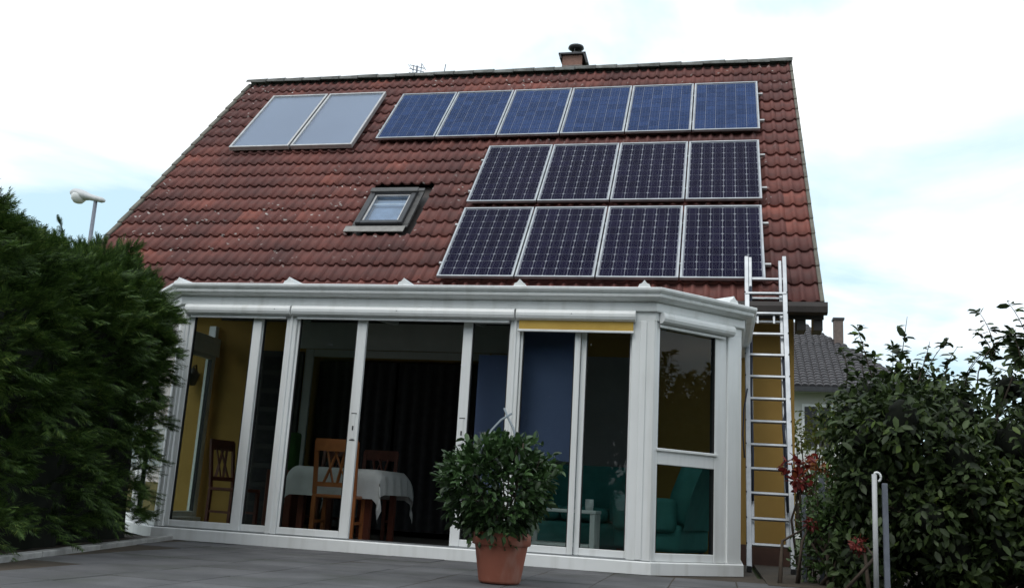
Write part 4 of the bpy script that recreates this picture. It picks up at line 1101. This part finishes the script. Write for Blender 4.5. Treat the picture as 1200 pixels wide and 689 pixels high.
MB().box(-3, 5.95, NY - .12, NY + .02, ev - .16, ev - .02).build('gutter', m_darkmetal, nb)
MB().box(-2.9, 5.8, NY + .03, NY + .58, ev - .12, ev - .06).build('soffit', m_nbwall, nb)
cn = MB().box(3.68, 3.96, NY + 2.9, NY + 3.3, 5.4, 7.02).build('chimney', mat('old_chimney', (.17, .13, .115), (.12, .095, .085), rough=.9, scale=9), nb)
MB().box(3.64, 4.0, NY + 2.86, NY + 3.34, 7.022, 7.09).build('chimney_cap', m_darkmetal, cn)
wn_ = MB().box(2.45, 3.35, NY + .56, NY + .598, 2.6, 3.95).build('window', m_white, nb)
MB().box(2.52, 2.88, NY + .54, NY + .558, 2.68, 3.87).build('pane', m_darkmetal, wn_)
MB().box(2.92, 3.28, NY + .54, NY + .558, 2.68, 3.87).build('pane', m_darkmetal, wn_)

# ================================================================== street lamp and antennas
lx, ly = -16.45, 22.0
la = empty('street_lamp', (lx, ly, 0), 'grey street lamp with a round globe rising above the hedge', 'street lamp')
MB().tube([(lx + .02, ly, 0), (lx, ly, 4), (lx - .06, ly, 7.78)], .075, 10, .05).build('pole', m_post, la)
hd = MB(); prof = [(0, 0), (.06, .02), (.10, .10), (.105, .3), (.12, .5), (.17, .65), (.20, .82), (.18, .98), (.10, 1.08), (0, 1.1)]
ax = Vector((-.92, 0, .22)).normalized(); upv = Vector((0, 1, 0)); sd_ = ax.cross(upv).normalized(); o0 = Vector((lx + .22, ly, 7.80))
vs = []; nn = 16
for r_, s_ in prof:
    for k in range(nn):
        an = 2 * math.pi * k / nn; vs.append(o0 + ax * s_ + upv * (r_ * math.cos(an)) + sd_ * (r_ * .75 * math.sin(an)))
hd.add(vs, [(i * nn + k, i * nn + (k + 1) % nn, (i + 1) * nn + (k + 1) % nn, (i + 1) * nn + k) for i in range(len(prof) - 1) for k in range(nn)], True)
hd.build('lamp_head', m_lampw, la)
MB().lathe([(0, -.22), (.11, -.19), (.19, -.10), (.21, .0), (.19, .06), (0, .06)], tuple(o0 + ax * .84 - sd_ * 0 + Vector((0, 0, -.05))), 18).build('globe', m_globe, la)
an_ = empty('tv_antenna', (-6.13, 17.5, 6.8), 'grey television antenna with many short bars sticking up behind the ridge', 'antenna')
zt_ = 9.15
MB().tube([(-6.12, 17.5, 6.7), (-6.12, 17.5, zt_)], .018, 6).build('mast', m_post, an_)
for x, dz in ((-6.215, .02), (-6.045, .05)): MB().tube([(x, 17.5, zt_ - .42), (x + .02, 17.5, zt_ + dz)], .009, 5).build('element', m_post, an_)
for z in (-.02, -.10, -.19, -.28): MB().tube([(-6.27, 17.46, zt_ + z + .03), (-5.98, 17.55, zt_ + z - .02)], .008, 5).build('element', m_post, an_)
for x0_, x1_ in ((-6.32, -6.20), (-6.02, -5.93)): MB().tube([(x0_, 17.5, zt_ + .04), (x1_, 17.5, zt_ - .10)], .006, 5).build('element', m_post, an_)
a2 = empty('tv_antenna', (-5.53, 17.5, 6.8), 'single thin antenna rod to the right of the larger antenna', 'antenna')
MB().tube([(-5.53, 17.5, 6.7), (-5.53, 17.5, 9.0), (-5.51, 17.5, 9.16)], .010, 5).build('rod', m_post, a2)
MB().tube([(-5.57, 17.5, 8.95), (-5.51, 17.5, 9.0)], .008, 5).build('element', m_post, a2)

# ================================================================== trees across the garden (behind the viewer, mirrored in the panes)
m_far = leaf_mat('garden_tree_leaf', (.02, .032, .012), (.05, .07, .025), rough=.6, trans=.2)
def garden_tree(x, y, h, r, label):
    o = empty('garden_tree', (x, y, 0), label, 'tree', 'trees mirrored in the conservatory panes')
    t_ = MB().tube([(x, y, 0), (x + .1, y, h * .3), (x, y + .1, h * .75)], .22, 9, .06)
    for k in range(7):
        a_ = k * .9; t_.tube([(x, y, h * (.25 + .05 * k)), (x + r * .7 * math.cos(a_), y + r * .7 * math.sin(a_), h * (.45 + .06 * k))], .07, 6, .02)
    t_.build('trunk', m_bark, o)
    cnt = 9000
    d = rng.normal(size=(cnt, 3)); d /= np.linalg.norm(d, axis=1, keepdims=True); rr = rng.uniform(.15, 1, cnt) ** .5
    lum = np.array([1 + .45 * noise.noise(Vector(q * 2.1) + Vector((x, y, 0))) for q in d])
    P = np.array([x, y, h * .55]) + d * (rr * lum)[:, None] * np.array([r, r, h * .47]); P[:, 2] = np.maximum(P[:, 2], .2)
    inst_mesh('crown', LEAF_V, LEAF_F, P, frames(d + rng.normal(size=(cnt, 3)) * .7, rng.normal(size=(cnt, 3)) + d, rng.uniform(.22, .42, cnt)), m_far, o)
for i, (x, y, h, r) in enumerate(((-13, -7, 8.5, 3.0), (-8.5, -8.5, 7.5, 2.6), (-4, -8, 8.2, 2.7), (.5, -9, 7.6, 2.6), (5, -8, 8.4, 2.8), (10, -6, 8.0, 2.9), (13, -1, 7.5, 2.6))):
    garden_tree(x, y, h, r, 'dark leafy garden tree facing the house, mirrored in the panes')
